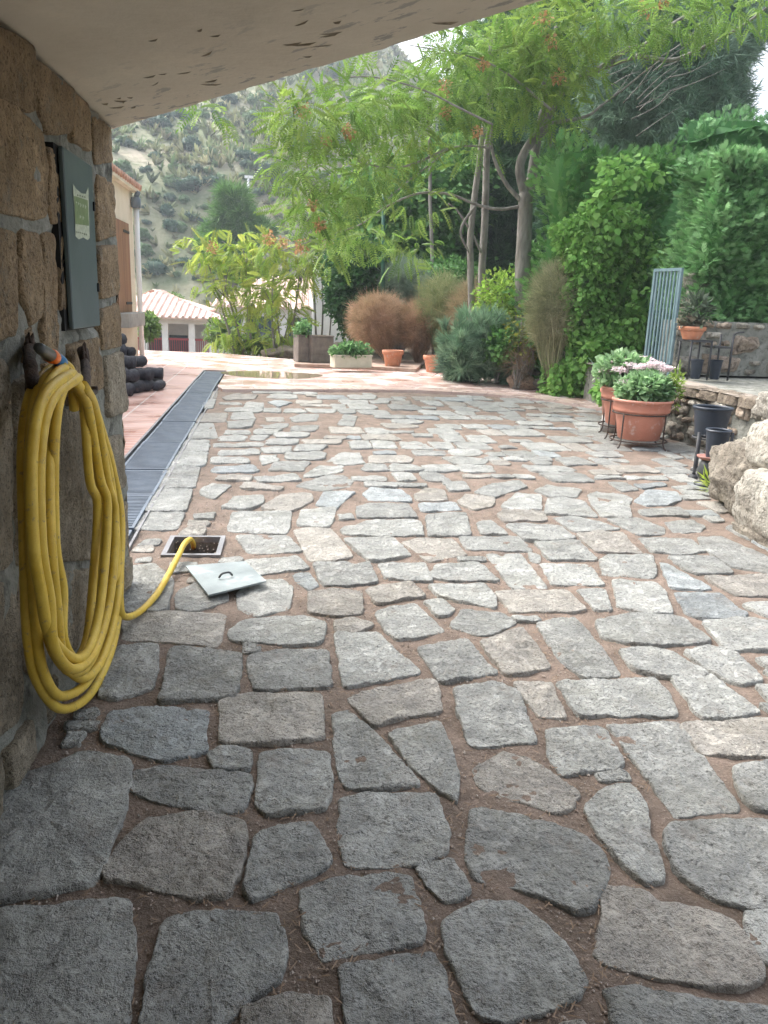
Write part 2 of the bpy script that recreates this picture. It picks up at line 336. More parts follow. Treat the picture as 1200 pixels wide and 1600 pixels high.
PX += tr(700, 750, 4, [[(170,70),(260,30),(440,0),(490,40),(380,65),(300,100)], [(65,135),(120,85),(290,110),(270,155),(170,180)], [(340,155),(430,80),(580,95),(575,175),(430,175)],
 [(610,205),(630,120),(690,110),(840,130),(920,215),(920,225)], [(550,65),(620,30),(830,55),(790,105),(640,95)], [(880,90),(950,65),(1080,85),(1145,110),(1120,160),(1150,230),(960,225),(910,150)],
 [(320,210),(360,185),(590,190),(610,250),(360,255)], [(670,235),(780,225),(900,250),(1070,300),(960,310),(790,315)], [(185,270),(270,255),(370,335),(210,335)],
 [(80,350),(430,350),(520,440),(120,430)], [(370,280),(480,270),(700,290),(790,360),(640,375),(480,365)], [(810,335),(960,320),(1090,330),(1130,390),(1210,450),(930,440)],
 [(550,385),(800,375),(930,495),(630,495)], [(240,460),(450,460),(530,570),(620,670),(400,670),(330,560)], [(505,450),(570,470),(570,510),(520,500)],
 [(580,520),(880,525),(970,650),(660,645)], [(960,500),(1010,465),(1270,460),(1290,560),(1270,605),(980,590)], [(-110,600),(-60,530),(180,515),(320,630),(30,620)],
 [(-120,660),(220,645),(290,740),(285,790),(100,760),(-40,720)], [(300,695),(740,690),(850,800),(760,815),(410,820)], [(810,680),(980,685),(1020,800),(920,800)],
 [(1035,620),(1300,640),(1350,690),(1400,820),(1260,825),(1070,780)], [(20,910),(100,810),(330,830),(420,880),(290,950),(200,960)]])
PX += tr(900, 750, 4, [[(400,360),(660,365),(720,370),(800,440),(640,455),(480,440)], [(770,355),(900,350),(1020,400),(1240,500),(1240,580),(1080,555),(960,530),(800,420)],
 [(580,475),(860,480),(980,575),(760,580),(680,550)], [(530,515),(570,520),(850,680),(590,665)], [(810,600),(960,610),(1100,590),(1300,600),(1320,720),(1000,720)],
 [(620,700),(900,705),(1050,830),(1040,865),(760,845),(700,820)], [(1050,770),(1200,760),(1300,770),(1300,850),(1200,850)], [(200,245),(380,235),(540,300),(540,335),(390,340)],
 [(560,260),(720,250),(800,290),(760,320),(620,325)], [(400,190),(640,170),(700,220),(440,220)], [(370,130),(450,65),(620,70),(650,120),(560,155),(440,155)], [(370,25),(530,10),(560,30),(430,50)]])
EDGE = tr(260, 600, 4, [[(0,520),(30,515),(205,520),(175,640),(-60,645)], [(-80,655),(160,655),(120,790),(-130,790)], [(-140,800),(110,800),(60,900),(-200,905)], [(105,350),(265,350),(255,415),(85,415)],
 [(60,425),(255,425),(240,508),(35,510)], [(165,242),(290,240),(320,335),(135,340)], [(205,180),(380,178),(365,235),(185,235)], [(240,95),(310,95),(290,150),(220,150)], [(262,50),(320,45),(310,85),(246,88)]])
PX += EDGE
PX += tr(260, 600, 4, [[(420,180),(535,175),(550,215),(405,215)], [(390,235),(550,220),(530,265),(390,275)], [(375,290),(510,290),(520,312),(370,312)], [(345,320),(500,320),(480,350),(330,350)],
 [(310,370),(600,360),(590,388),(305,390)], [(340,415),(560,405),(580,435),(330,445)], [(290,460),(500,460),(510,490),(290,490)], [(300,520),(540,510),(560,545),(300,550)],
 [(230,650),(290,620),(400,630),(300,710),(215,680)], [(500,610),(720,640),(690,660),(470,645)], [(600,255),(760,245),(740,270),(580,272)], [(560,285),(730,280),(650,312),(550,312)],
 [(540,322),(640,320),(600,348),(530,348)], [(650,345),(820,340),(810,375),(620,378)], [(600,400),(780,388),(760,425),(610,430)], [(690,300),(890,302),(870,328),(690,330)],
 [(800,260),(960,250),(920,290),(780,288)], [(860,348),(1090,345),(1070,368),(880,370)], [(830,380),(1000,378),(960,415),(800,415)], [(760,430),(990,425),(970,470),(750,465)],
 [(690,480),(900,485),(840,540),(640,535)], [(590,450),(680,445),(690,475),(600,500)], [(560,580),(800,560),(830,600),(590,606)], [(820,630),(1000,570),(1100,570),(1155,600),(1140,640),(950,665)],
 [(400,740),(430,700),(600,690),(590,740),(500,775),(350,765)], [(1010,480),(1100,425),(1200,430),(1230,490),(1100,500)], [(850,575),(960,510),(1100,510),(1090,545),(960,570)],
 [(1070,250),(1110,190),(1190,200),(1170,260)], [(780,210),(850,185),(950,185),(930,225),(800,235)], [(650,115),(700,100),(780,115),(700,140)], [(360,85),(420,60),(560,70),(540,95),(380,98)], [(820,100),(970,100),(960,120),(820,120)]])
polys = [np.array([G(x, y)[:2] for x, y in p]) for p in PX]
def seg_d(P, A, B):
    AB = B-A; t = np.clip(((P-A)@AB)/(AB@AB+1e-12), 0, 1); return np.linalg.norm(P-(A+t[:, None]*AB), axis=1)
def inside(P, poly):
    x, y = P[:, 0], P[:, 1]; c = np.zeros(len(P), bool); n = len(poly)
    for i in range(n):
        a, b = poly[i], poly[(i+1) % n]
        if abs(a[1]-b[1]) < 1e-12: continue
        k = ((a[1] > y) != (b[1] > y)) & (x < (b[0]-a[0])*(y-a[1])/(b[1]-a[1])+a[0]); c ^= k
    return c
def blocked(q, polys, gap):
    q = np.asarray(q); S = [q, q.mean(0)[None]]
    for i in range(len(q)):
        for t in (.25, .5, .75): S.append((q[i]*(1-t)+q[(i+1) % len(q)]*t)[None])
    S.append(q*.5+q.mean(0)*.5); S = np.vstack(S); lo = S.min(0)-gap; hi = S.max(0)+gap
    for p in polys:
        if (p.max(0) < lo).any() or (p.min(0) > hi).any(): continue
        if inside(S, p).any() or inside(p, q).any(): return True
        for i in range(len(p)):
            if seg_d(S, p[i], p[(i+1) % len(p)]).min() < gap: return True
    return False
def fill(polys, x0, x1, y0, y1, wf, hf, gapf, ok, r, rot=0.):
    out = []; y = y0; c, s = math.cos(rot), math.sin(rot)
    while y < y1:
        h = hf(y)*r.uniform(.8, 1.2); x = x0+r.uniform(-.2, 0)
        while x < x1:
            wd = wf(y)*r.uniform(.65, 1.4); g = gapf(y); j = .12*min(h, wd)
            q = np.array([(x+g/2, y+g/2), (x+wd-g/2, y+g/2), (x+wd-g/2, y+h-g/2), (x+g/2, y+h-g/2)])+r.uniform(-j, j, (4, 2))
            q = np.stack([q[:, 0]*c-q[:, 1]*s, q[:, 0]*s+q[:, 1]*c], 1)
            if r.random() < .25: q = np.vstack([q[:2], (q[1]+q[2])/2+r.uniform(-j, j, 2)+[j, 0], q[2:]])
            if ok(q) and not blocked(q, polys+out, g*.45): out.append(q)
            x += wd
        y += h
    return out
def drainR(y): return -.99-.0285*(y-4.9)
PIT = (-.735, -.445, 4.68, 5.03)     # x0,x1,y0,y1 inner opening of the meter pit
def ok_pave(q):
    for x, y in q:
        if y < 4.25 and x < -.80: return False
        if x < drainR(y)+.03: return False
        if PIT[0]-.055 < x < PIT[1]+.055 and PIT[2]-.055 < y < PIT[3]+.055: return False
        if y > 13.75: return False
    return True
r1 = np.random.default_rng(11)
poly2 = list(polys)
poly2 += fill(poly2, -1.6, 7.5, -2.6, 13.9, lambda y: .26+.012*max(y, 0), lambda y: .2+.026*max(y, 0), lambda y: .035+.004*max(y, 0), ok_pave, r1, rad(1.5))
poly2 += fill(poly2, -1.6, 7.5, -2.6, 13.9, lambda y: .15+.012*max(y, 0), lambda y: .11+.016*max(y, 0), lambda y: .03+.003*max(y, 0), ok_pave, r1)
poly2 += fill(poly2, -1.6, 7.5, -.5, 5, lambda y: .09+.008*max(y, 0), lambda y: .07+.012*max(y, 0), lambda y: .028+.002*max(y, 0), ok_pave, r1)

def outline(poly, step, wob, r, rnd=.14):
    """round the corners, resample, add an uneven edge"""
    poly = np.asarray(poly, float); n = len(poly); pts = []
    for i in range(n):
        a, b, c = poly[i-1], poly[i], poly[(i+1) % n]
        la, lc = np.linalg.norm(a-b), np.linalg.norm(c-b); d = min(rnd*min(la, lc), .03*(1 if step < .05 else 2))
        p0 = b+(a-b)/max(la, 1e-6)*d; p2 = b+(c-b)/max(lc, 1e-6)*d
        for t in (0, .5, 1): pts.append((1-t)**2*p0+2*t*(1-t)*(b*.75+(p0+p2)*.125)+t*t*p2)
    pts = np.array(pts); nx = np.roll(pts, -1, 0); L = np.linalg.norm(nx-pts, axis=1); tot = L.sum(); k = max(10, int(tot/step))
    cum = np.concatenate([[0], np.cumsum(L)]); out = []
    for u in np.arange(k)/k*tot:
        i = min(np.searchsorted(cum, u, 'right')-1, len(pts)-1); t = (u-cum[i])/max(L[i], 1e-9); out.append(pts[i]*(1-t)+nx[i]*t)
    out = np.array(out); c = out.mean(0); d = out-c; dl = np.linalg.norm(d, axis=1)[:, None]+1e-9
    so_ = r.uniform(0, 99)
    w_ = np.array([mn.noise(Vector((p[0]*14+so_, p[1]*14, 3)))+.6*mn.noise(Vector((p[0]*40+so_, p[1]*40, 8))) for p in out])
    return out+d/dl*w_[:, None]*wob
def stone(mb, poly, fr, r, base, top, wob=.006, step=.014, bev=.012, rough=.006, dome=.006, tilt=.012, tintf=None, grow=0., fine=False):
    if grow:
        q_ = np.asarray(poly, float); c_ = q_.mean(0); d_ = q_-c_; q_ = c_+d_*(1+grow/(np.linalg.norm(d_, axis=1)[:, None]+1e-6)); poly = q_
    o, ux, uy, nn = fr; Q = outline(poly, step, wob, r); c = Q.mean(0); n = len(Q); sz = np.sqrt(np.mean(np.sum((Q-c)**2, 1)))
    rings = [(1.02, base, 0), (1.0, top-bev*.9, .3), (1-.3*bev/sz, top-bev*.3, .6), (1-.8*bev/sz, top-bev*.05, 1), (1-1.9*bev/sz, top, 1)]+([(f_, top+dome*(1-f_), 1) for f_ in (.84, .74, .64, .54, .44, .34, .24, .14)] if fine else [(.72, top+dome*.5, 1), (.5, top+dome*.9, 1), (.27, top+dome, 1)])
    tx, ty = r.uniform(-tilt, tilt, 2)*1.; s0 = r.uniform(0, 99); V = []; F = []
    for kk, (f, z, k) in enumerate(rings):
        for p in c+(Q-c)*f:
            d = (p-c); zz = z+k*(d[0]*tx+d[1]*ty)
            if k: zz += k*rough*(mn.noise(Vector((p[0]*9, p[1]*9, s0)))*1.6+mn.noise(Vector((p[0]*28, p[1]*28, s0)))*.9+(mn.noise(Vector((p[0]*60, p[1]*75, s0)))*.8 if fine else 0))
            V.append(o+ux*p[0]+uy*p[1]+nn*zz)
    V.append(o+ux*c[0]+uy*c[1]+nn*(top+dome))
    for l in range(len(rings)-1):
        for i in range(n): F.append([l*n+i, l*n+(i+1) % n, (l+1)*n+(i+1) % n, (l+1)*n+i])
    l = len(rings)-1
    for i in range(n): F.append([l*n+i, l*n+(i+1) % n, (l+1)*n])
    mb.t = tintf(r) if tintf else (1, 1, 1)
    area = 0.5*np.sum(Q[:, 0]*np.roll(Q[:, 1], -1)-np.roll(Q[:, 0], -1)*Q[:, 1])
    if area*np.dot(np.cross(ux, uy), nn) < 0: F = [f[::-1] for f in F]
    mb.add(V, F)
FLAT = (np.zeros(3), np.array([1., 0, 0]), np.array([0, 1., 0]), np.array([0, 0, 1.]))
def tpave(r):
    v = r.uniform(.76, 1.12); k = r.random()
    if k < .2: return (v*1.07, v*.98, v*.88)
    if k < .27: return (v*.94, v*.99, v*1.01)
    return (v*1.01, v, v*.95)
mb = MB()
for i, p in enumerate(poly2):
    cy = np.mean(p[:, 1]); far = cy > 7
    stone(mb, p, FLAT, r1, -.05, r1.uniform(-.003, .006), wob=.009 if not far else .025, step=.012 if cy < 3.4 else (.022 if not far else .05), bev=.006 if not far else .009, rough=.0065, dome=.0015, tintf=tpave, grow=.009+.0026*max(cy, 0), fine=cy < 3.4)
tag(mb.obj('cobblestones', M['granite'], smooth=True, tint=True), kind='structure')
def joint_h(X, Y): return -.013+nfield(X, Y, 22, .006, 2)+nfield(X, Y, 3, .004, 4)
u = np.linspace(0, 1, 330)
yy = np.concatenate([np.arange(-3, 1, .06), np.arange(1, 5.5, .022), np.arange(5.5, 14.6, .06)])
def Lx(y): return np.where(y < 4.22, -.86, drainR(y))
X = Lx(yy)[:, None]+(7.6-Lx(yy)[:, None])*(u[None]**1.25); Y = np.repeat(yy[:, None], len(u), 1)
i = np.arange(X.size).reshape(X.shape); V = np.stack([X.ravel(), Y.ravel(), joint_h(X, Y).ravel()], 1)
F = np.stack([i[:-1, :-1].ravel(), i[:-1, 1:].ravel(), i[1:, 1:].ravel(), i[1:, :-1].ravel()], 1)
cx = (X[:-1, :-1]+X[1:, 1:]).ravel()/2; cy = (Y[:-1, :-1]+Y[1:, 1:]).ravel()/2
F = F[~((cx > PIT[0]-.02) & (cx < PIT[1]+.02) & (cy > PIT[2]-.02) & (cy < PIT[3]+.02))]
tag(link_mesh('paving_joints', V, F, M['soil'], smooth=True), kind='structure')

# ------------------------------------------------------------------ tiled terrace
def tile_mat(name, sx, sy, rough, red=False):
    m = bpy.data.materials.new(name); m.use_nodes = True; n = m.node_tree; N = n.nodes; L = n.links; b = N['Principled BSDF']
    tc = N.new('ShaderNodeTexCoord'); mp = N.new('ShaderNodeMapping'); L.new(tc.outputs['Object'], mp.inputs[0]); mp.inputs['Rotation'].default_value = (0, 0, rad(-1.6))
    br = N.new('ShaderNodeTexBrick'); L.new(mp.outputs[0], br.inputs[0]); br.offset = 0 if sx == sy else .0
    br.inputs['Scale'].default_value = 1; br.inputs['Brick Width'].default_value = sx; br.inputs['Row Height'].default_value = sy
    br.inputs['Mortar Size'].default_value = .008; br.inputs['Mortar Smooth'].default_value = .3; br.inputs['Bias'].default_value = 0
    br.inputs['Color1'].default_value = (.50, .30, .25, 1); br.inputs['Color2'].default_value = (.64, .46, .40, 1); br.inputs['Mortar'].default_value = (.62, .56, .52, 1)
    nz = N.new('ShaderNodeTexNoise'); nz.inputs['Scale'].default_value = 1.6; nz.inputs['Detail'].default_value = 6; L.new(mp.outputs[0], nz.inputs[0])
    if red: br.inputs['Color1'].default_value = (.34, .13, .09, 1); br.inputs['Color2'].default_value = (.50, .26, .19, 1); br.inputs['Mortar Size'].default_value = .012
    mx = N.new('ShaderNodeMix'); mx.data_type = 'RGBA'; mr = N.new('ShaderNodeMapRange'); mr.inputs[1].default_value = .4; mr.inputs[2].default_value = .75; mr.inputs[4].default_value = .8
    L.new(nz.outputs[0], mr.inputs[0]); L.new(mr.outputs[0], mx.inputs[0]); L.new(br.outputs[0], mx.inputs[6]); mx.inputs[7].default_value = (.62, .46, .41, 1) if red else (.82, .79, .77, 1)  # pale patches paint wet sky glare into the terrace tile colour
    L.new(mx.outputs[2], b.inputs['Base Color'])
    r = N.new('ShaderNodeMapRange'); L.new(nz.outputs[0], r.inputs[0]); r.inputs[1].default_value = .35; r.inputs[2].default_value = .65; r.inputs[3].default_value = rough*.6; r.inputs[4].default_value = rough*1.5
    L.new(r.outputs[0], b.inputs['Roughness'])
    bp = N.new('ShaderNodeBump'); bp.inputs['Strength'].default_value = .5; bp.inputs['Distance'].default_value = .006; iv = N.new('ShaderNodeMath'); iv.operation = 'SUBTRACT'; iv.inputs[0].default_value = 1
    L.new(br.outputs['Fac'], iv.inputs[1]); L.new(iv.outputs[0], bp.inputs['Height']); L.new(bp.outputs[0], b.inputs['Normal'])
    b.inputs['Specular IOR Level'].default_value = .6
    return m
M['tile'] = tile_mat('wet_terracotta_tile', .46, .46, .24); M['tile2'] = tile_mat('terracotta_strip', .44, .15, .42, True)
fe = [G(*p)[:2] for p in [(347, 611), (450, 611), (560, 611), (650, 612), (760, 618), (860, 628), (955, 643)]]
back = [(-4.4, 22.9), (-2, 22.6), (.2, 20.9), (3.4, 18.9), (4.6, 16.4), (6.4, 15.2), (8.2, 14.2), (8.2, 12.0)]
poly = [tuple(p) for p in fe]+[(6.0, 11.2)]+back[::-1][0:1]+back[::-1][1:]+[(-1.75, 17.2), (drainR(17), 17.2), (drainR(14), 14)]
mb = MB(); mb.prism(poly, -.1, .03); tag(mb.obj('terrace', M['tile']), kind='structure')
def drainL(y): return drainR(y)-.46
mb = MB(); mb.prism([(-4.3, 3.6), (-1.45, 3.6), (drainL(4.3)-.02, 4.3), (drainL(17.2)-.02, 17.2), (-1.76, 17.21), (-4.3, 22.6)], -.12, .026); tag(mb.obj('terrace_strip', M['tile2']), kind='structure')
# border of pale edging tiles round the cobbles
mb = MB()
for a, b in zip(fe[:-1], fe[1:]):
    d = (b-a)/np.linalg.norm(b-a); nn = np.array([-d[1], d[0]])
    k = max(1, int(np.linalg.norm(b-a)/.46))
    for j in range(k):
        p = a+(b-a)*j/k; q = a+(b-a)*(j+1)/k; g = d*.006
        mb.prism([tuple(p+g-nn*.04), tuple(q-g-nn*.04), tuple(q-g+nn*.42), tuple(p+g+nn*.42)], -.05, .036)
M['edge'] = mat('edging_tile', (.46, .33, .28), (.58, .47, .42), 3, .32, .2, 40, rvar=.1, spec=.6)
tag(mb.obj('kerb', M['edge']), kind='structure')
c = G(425, 588); a_ = np.linspace(0, 2*math.pi, 40, endpoint=False)
pp = [(c[0]+1.0*math.cos(t)*(1+.1*math.sin(3*t)), c[1]+.8*math.sin(t)*(1+.12*math.cos(2*t+1))) for t in a_]
mb = MB(); mb.prism(pp, .0302, .034); tag(mb.obj('puddle', M['water']), kind='structure')

# ------------------------------------------------------------------ drain: channel and gratings
mb = MB()
for (xa, xb, z0, z1) in ((-.025, 0, -.25, .028), (.46, .475, -.25, .006)):
    mb.prism([(drainL(3.9)+xa, 3.9), (drainL(3.9)+xb, 3.9), (drainL(17.2)+xb, 17.2), (drainL(17.2)+xa, 17.2)], z0, z1)
mb.prism([(drainL(3.9), 3.9), (drainR(3.9), 3.9), (drainR(17.2), 17.2), (drainL(17.2), 17.2)], -.27, -.25)
tag(mb.obj('drain_channel', M['frame']), kind='structure')
bd = [3.95, 5.2, 6.15, 7.1, 8.5, 10.0, 11.5, 13.1, 15.2, 17.0]
where = ['nearest grating of the drain, beside the foot of the stone wall', 'second grating of the drain beyond the wall corner', 'third grating of the drain, level with the grey edging slabs', 'fourth grating of the drain with a raised far lip',
         'fifth grating of the drain, halfway along the red strip', 'sixth grating of the drain beside the pale rough slabs', 'seventh grating of the drain, its far end lifted', 'eighth grating of the drain near the pale edging tiles', 'farthest grating of the drain, out by the tiles whitened with wet glare']
for i in range(9):
    y0, y1 = bd[i]+.018, bd[i+1]-.018; xl, xr = drainL((y0+y1)/2)+.045, drainR((y0+y1)/2)-.012
    t = empty('drain_grate', ((xl+xr)/2, y0, .0), 'long slatted steel '+where[i], 'grating', 'gratings along the drain', rz=rad(1.63))
    W = (xr-xl)/2; Ln = y1-y0; f = MB(); f.box(-W, -W+.02, 0, Ln, -.02, .008); f.box(W-.02, W, 0, Ln, -.02, .008); f.box(-W+.02, W-.02, 0, .02, -.02, .008); f.box(-W+.02, W-.02, Ln-.02, Ln, -.02, .008)
    f.obj('frame', M['grate'], t, world=False)
    b = MB(); y = .035
    while y < Ln-.03: b.box(-W+.02, W-.02, y, y+.02, -.018, .006); y += .042
    b.obj('slats', M['grate'], t, world=False)
    t.location.z = (0, .004, 0, .006, .002, .008, 0, .012, .004)[i]; t.rotation_euler.x = rad((0, .1, .15, .35, 0, .3, .4, .2, .3)[i])
# gap fillers at the channel side nearest the house corner handled by terrace_strip

# ------------------------------------------------------------------ meter pit with frame, loose cover
x0, x1, y0, y1 = PIT
t = empty('meter_pit', ((x0+x1)/2, y0, 0), 'open rectangular water meter pit with steel rim, yellow hose going in', 'meter pit')
f = MB()
for a in ((x0-.03, x1+.03, y0-.03, y0), (x0-.03, x1+.03, y1, y1+.03), (x0-.03, x0, y0, y1), (x1, x1+.03, y0, y1)): f.box(a[0], a[1], a[2], a[3], -.03, .008)
f.obj('rim', M['frame'], t)
f = MB(); f.box(x0-.03, x0-.002, y0-.03, y1+.03, -.45, -.03); f.box(x1+.002, x1+.03, y0-.03, y1+.03, -.45, -.03); f.box(x0-.002, x1+.002, y0-.03, y0-.002, -.45, -.03); f.box(x0-.002, x1+.002, y1+.002, y1+.03, -.45, -.03); f.box(x0-.03, x1+.03, y0-.03, y1+.03, -.48, -.45)
f.obj('pit_lining', M['planter'], t)
f = MB(); f.tube([(-.58, 4.66, -.4), (-.58, 4.9, -.22), (-.58, 4.98, -.1)], .03, 12); f.tube([(-.74, 4.9, -.25), (-.41, 4.9, -.25)], .025, 12); f.obj('pipe', M['dgrey'], t, True)
f = MB(); f.lathe([(.0, .03), (.04, .03), (.045, .01), (.045, -.01), (.0, -.012)], (-.57, 4.88, -.12), 16); f.obj('valve_handle', M['red'], t, True)
# cover plate, traced corners
cp = [G(*p, .03)[:2] for p in [(290, 884), (383, 879), (416, 911), (326, 932)]]
ct = empty('cover_plate', (*np.mean(cp, 0), .03), 'loose square steel lid with a slot handle lying on the cobbles beside the pit', 'cover')
f = MB(); V = [(*p, z) for p, z in zip(cp, (.022, .03, .034, .03))]+[(*p, z+.009) for p, z in zip(cp, (.022, .03, .034, .03))]
f.add(V, [[3, 2, 1, 0], [4, 5, 6, 7], [0, 1, 5, 4], [1, 2, 6, 5], [2, 3, 7, 6], [3, 0, 4, 7]]); f.obj('plate', M['cover'], ct)
f = MB(); a, b = G(342, 903, .045), G(363, 899, .045); mdl = (a+b)/2+[0, 0, .022]; f.tube(smooth_path([a, a*.6+mdl*.4+[0, 0, .01], mdl, b*.6+mdl*.4+[0, 0, .01], b]), .006, 8); f.obj('handle', M['dgrey'], ct, True)

# ------------------------------------------------------------------ litter: needles, grit (nobody could count it)
rl = np.random.default_rng(5); V = []; F = []
for k in range(11000):
    y = 1.1+7*rl.random()**1.5; x = rl.uniform(-.8, .25+.42*y); p = np.array([x, y])
    if blocked(np.array([p, p+[.004, 0], p+[0, .004]]), [q for q in poly2 if abs(q[0, 0]-x) < .7 and abs(q[0, 1]-y) < .7], .001): continue
    if PIT[0]-.05 < x < PIT[1]+.05 and PIT[2]-.05 < y < PIT[3]+.05: continue
    th = rl.uniform(0, 6.28); l = rl.uniform(.003, .015); wd = rl.uniform(.0006, .0018); z = float(joint_h(np.array(x), np.array(y)))+.006
    d = np.array([math.cos(th), math.sin(th)])*l; nn = np.array([-math.sin(th), math.cos(th)])*wd; b = len(V)
    dz = rl.uniform(-.002, .008)
    V += [(*(p-d-nn), z), (*(p+d-nn), z+dz), (*(p+d+nn), z+dz+.001), (*(p-d+nn), z+.001)]; F.append([b, b+1, b+2, b+3])
tag(link_mesh('pine_needle_litter', V, F, M['litter']), 'dry brown needles and chaff caught in the joints', 'litter', kind='stuff')
V = []; F = []
for k in range(6500):
    y = 1.1+6*rl.random()**1.4; x = rl.uniform(-.8, .25+.42*y); s = rl.uniform(.002, .0065); p = np.array([x, y])
    if rl.random() < .93 and blocked(np.array([p, p+[.004, 0], p+[0, .004]]), [q for q in poly2 if abs(q[0, 0]-x) < .7 and abs(q[0, 1]-y) < .7], .001): continue
    z = float(joint_h(np.array(x), np.array(y)))+s*.4+.002; b = len(V)
    J = rl.uniform(.6, 1.2, 6)*s
    V += [(x+J[0], y, z), (x, y+J[1], z), (x-J[2], y, z), (x, y-J[3], z), (x, y, z+J[4]*.8), (x, y, z-J[5])]
    F += [[b, b+1, b+4], [b+1, b+2, b+4], [b+2, b+3, b+4], [b+3, b, b+4], [b+1, b, b+5], [b+2, b+1, b+5], [b+3, b+2, b+5], [b, b+3, b+5]]
M['grit'] = mat('grit', (.3, .22, .17), (.5, .45, .4), 60, .8)
tag(link_mesh('gravel_grit', V, F, M['grit']), 'small grit and pebbles lying between the cobbles', 'gravel', kind='stuff')

# ================================================================== STONE WALL ON THE LEFT
WX = -.84; WF = (np.array([WX-.012, 0, 0]), np.array([0, 1., 0]), np.array([0, 0, 1.]), np.array([1., 0, 0]))
WP = tr(0, 0, 2.859, [[(-60,120),(10,150),(60,170),(140,215),(150,480),(120,490),(20,430),(-60,400)], [(165,275),(330,405),(320,590),(230,590),(190,520),(165,400)],
 [(-150,400),(0,460),(60,480),(190,595),(210,720),(208,960),(150,970),(0,930),(-150,930)], [(216,670),(262,700),(272,990),(230,980),(218,900)], [(338,425),(400,475),(410,670),(330,625)],
 [(425,520),(500,580),(508,720),(430,730)], [(432,790),(475,810),(483,1050),(437,1070)], [(487,830),(512,830),(518,1040),(492,1050)], [(442,1110),(518,1100),(523,1310),(447,1330)],
 [(447,1390),(528,1360),(538,1540),(460,1560)], [(-100,1030),(0,1040),(60,1050),(72,1300),(60,1480),(0,1500),(-100,1500)], [(82,1040),(180,1060),(183,1400),(130,1440),(88,1300)],
 [(195,1055),(253,1060),(258,1400),(268,1590),(215,1600),(200,1380)], [(265,1065),(286,1080),(290,1380),(268,1360)]])
WP += [[(165,560),(190,552),(196,640),(170,650)], [(150,690),(190,680),(197,760),(160,770)], [(160,800),(200,785),(203,850),(165,900)], [(-40,560),(12,570),(18,700),(15,880),(-40,900)],
 [(-40,930),(20,910),(35,1000),(35,1120),(-40,1180)], [(24,600),(62,590),(68,720),(66,860),(28,880)], [(74,640),(145,650),(152,790),(150,870),(80,875)], [(75,895),(155,890),(165,960),(120,1010),(80,1000)], [(28,905),(68,900),(72,1020),(60,1060),(40,1040)]]
wpoly = [np.array([onx(x, y, WX)[1:] for x, y in p]) for p in WP]
rw = np.random.default_rng(3)
BOX = np.array([(3.24, 1.33), (3.80, 1.33), (3.80, 2.03), (3.24, 2.03)])
okw = lambda q: (q[:, 1] > .0).all() and (q[:, 1] < 2.27).all() and (q[:, 0] < 4.2).all()
wall_fill = fill(wpoly+[BOX], -3.4, 4.3, .01, 2.25, lambda y: .42, lambda y: .27, lambda y: .045, okw, rw)
wall_fill += fill(wpoly+[BOX]+wall_fill, -3.4, 4.3, .01, 2.25, lambda y: .2, lambda y: .13, lambda y: .035, okw, rw)
def twall(r):
    v = r.uniform(.78, 1.05); k = r.random()
    return (v*1.04, v*.90, v*.74) if k < .5 else (v*.9, v*.95, v*.95)
wt = empty('stone_wall', (WX-.25, 4.2, 0), 'rough brown granite wall with thick grey mortar joints, hose and box fixed to it', 'wall')
mb = MB()
for p in wpoly+wall_fill:
    hi_ = float(np.mean(p[:, 1])) > 1.1
    twall_ = (lambda r, h=hi_: tuple(q*(.95 if h else 1) for q in ((lambda v: (v*.93, v*.84, v*.68) if h else (v*.88, v*.95, v*.98))(r.uniform(.92, 1.25)))))
    stone(mb, p, WF, rw, -.03, rw.uniform(.010, .024), wob=.005, step=.018, bev=.009, rough=.005, dome=.001, tilt=.012, tintf=twall_, grow=.016, fine=True)
# stones seen on the end of the wall (facing the terrace)
EF = (np.array([0, 4.235, 0]), np.array([1., 0, 0]), np.array([0, 0, 1.]), np.array([0, 1., 0]))
for z in np.arange(.02, 2.2, .33):
    for xa, xb in ((-1.33, -1.1), (-1.08, -.86)):
        stone(mb, [(xa, z), (xb, z), (xb, z+.29), (xa, z+.3)], EF, rw, -.03, .015, wob=.012, step=.03, bev=.018, rough=.01, tintf=twall)
mb.obj('facing_stones', M['wallstone'], wt, True, tint=True)
# mortar body: a finely divided uneven face
ys_ = np.arange(-3.5, 4.26, .022); zs_ = np.arange(-.1, 2.27, .022)
YY, ZZ = np.meshgrid(ys_, zs_); XX = WX-.012+nfield(YY, ZZ, 16, .011, 9)+nfield(YY, ZZ, 50, .004, 10)
XX = XX-np.clip((YY-4.19)/.06, 0, 1)**2*.04
inb = (YY > 3.25) & (YY < 3.79) & (ZZ > 1.34) & (ZZ < 2.01); XX = np.where(inb, WX-.03, XX)
i = np.arange(XX.size).reshape(XX.shape); Vm = np.stack([XX.ravel(), YY.ravel(), ZZ.ravel()], 1)
Fm = np.stack([i[:-1, :-1].ravel(), i[:-1, 1:].ravel(), i[1:, 1:].ravel(), i[1:, :-1].ravel()], 1)
link_mesh('mortar', Vm, Fm, M['mortar'], wt, smooth=True)
mb = MB(); mb.box(-1.36, WX-.05, -3.5, 4.235, -.1, 2.262); mb.obj('core', M['mortar'], wt)

# ================================================================== PORCH ROOF, UNSEEN WALL ADDED BEHIND THE CAMERA FOR SHADE
ZC = 2.262
p1 = G(180, 200, ZC)[:2]; p2 = G(850, 0, ZC)[:2]; dr = (p2-p1)/np.linalg.norm(p2-p1)
A = p1-dr*.6; B = p1+dr*5.6
rt = empty('porch_roof', (*p1, ZC), 'cream painted porch ceiling with peeling paint along its front edge', 'roof')
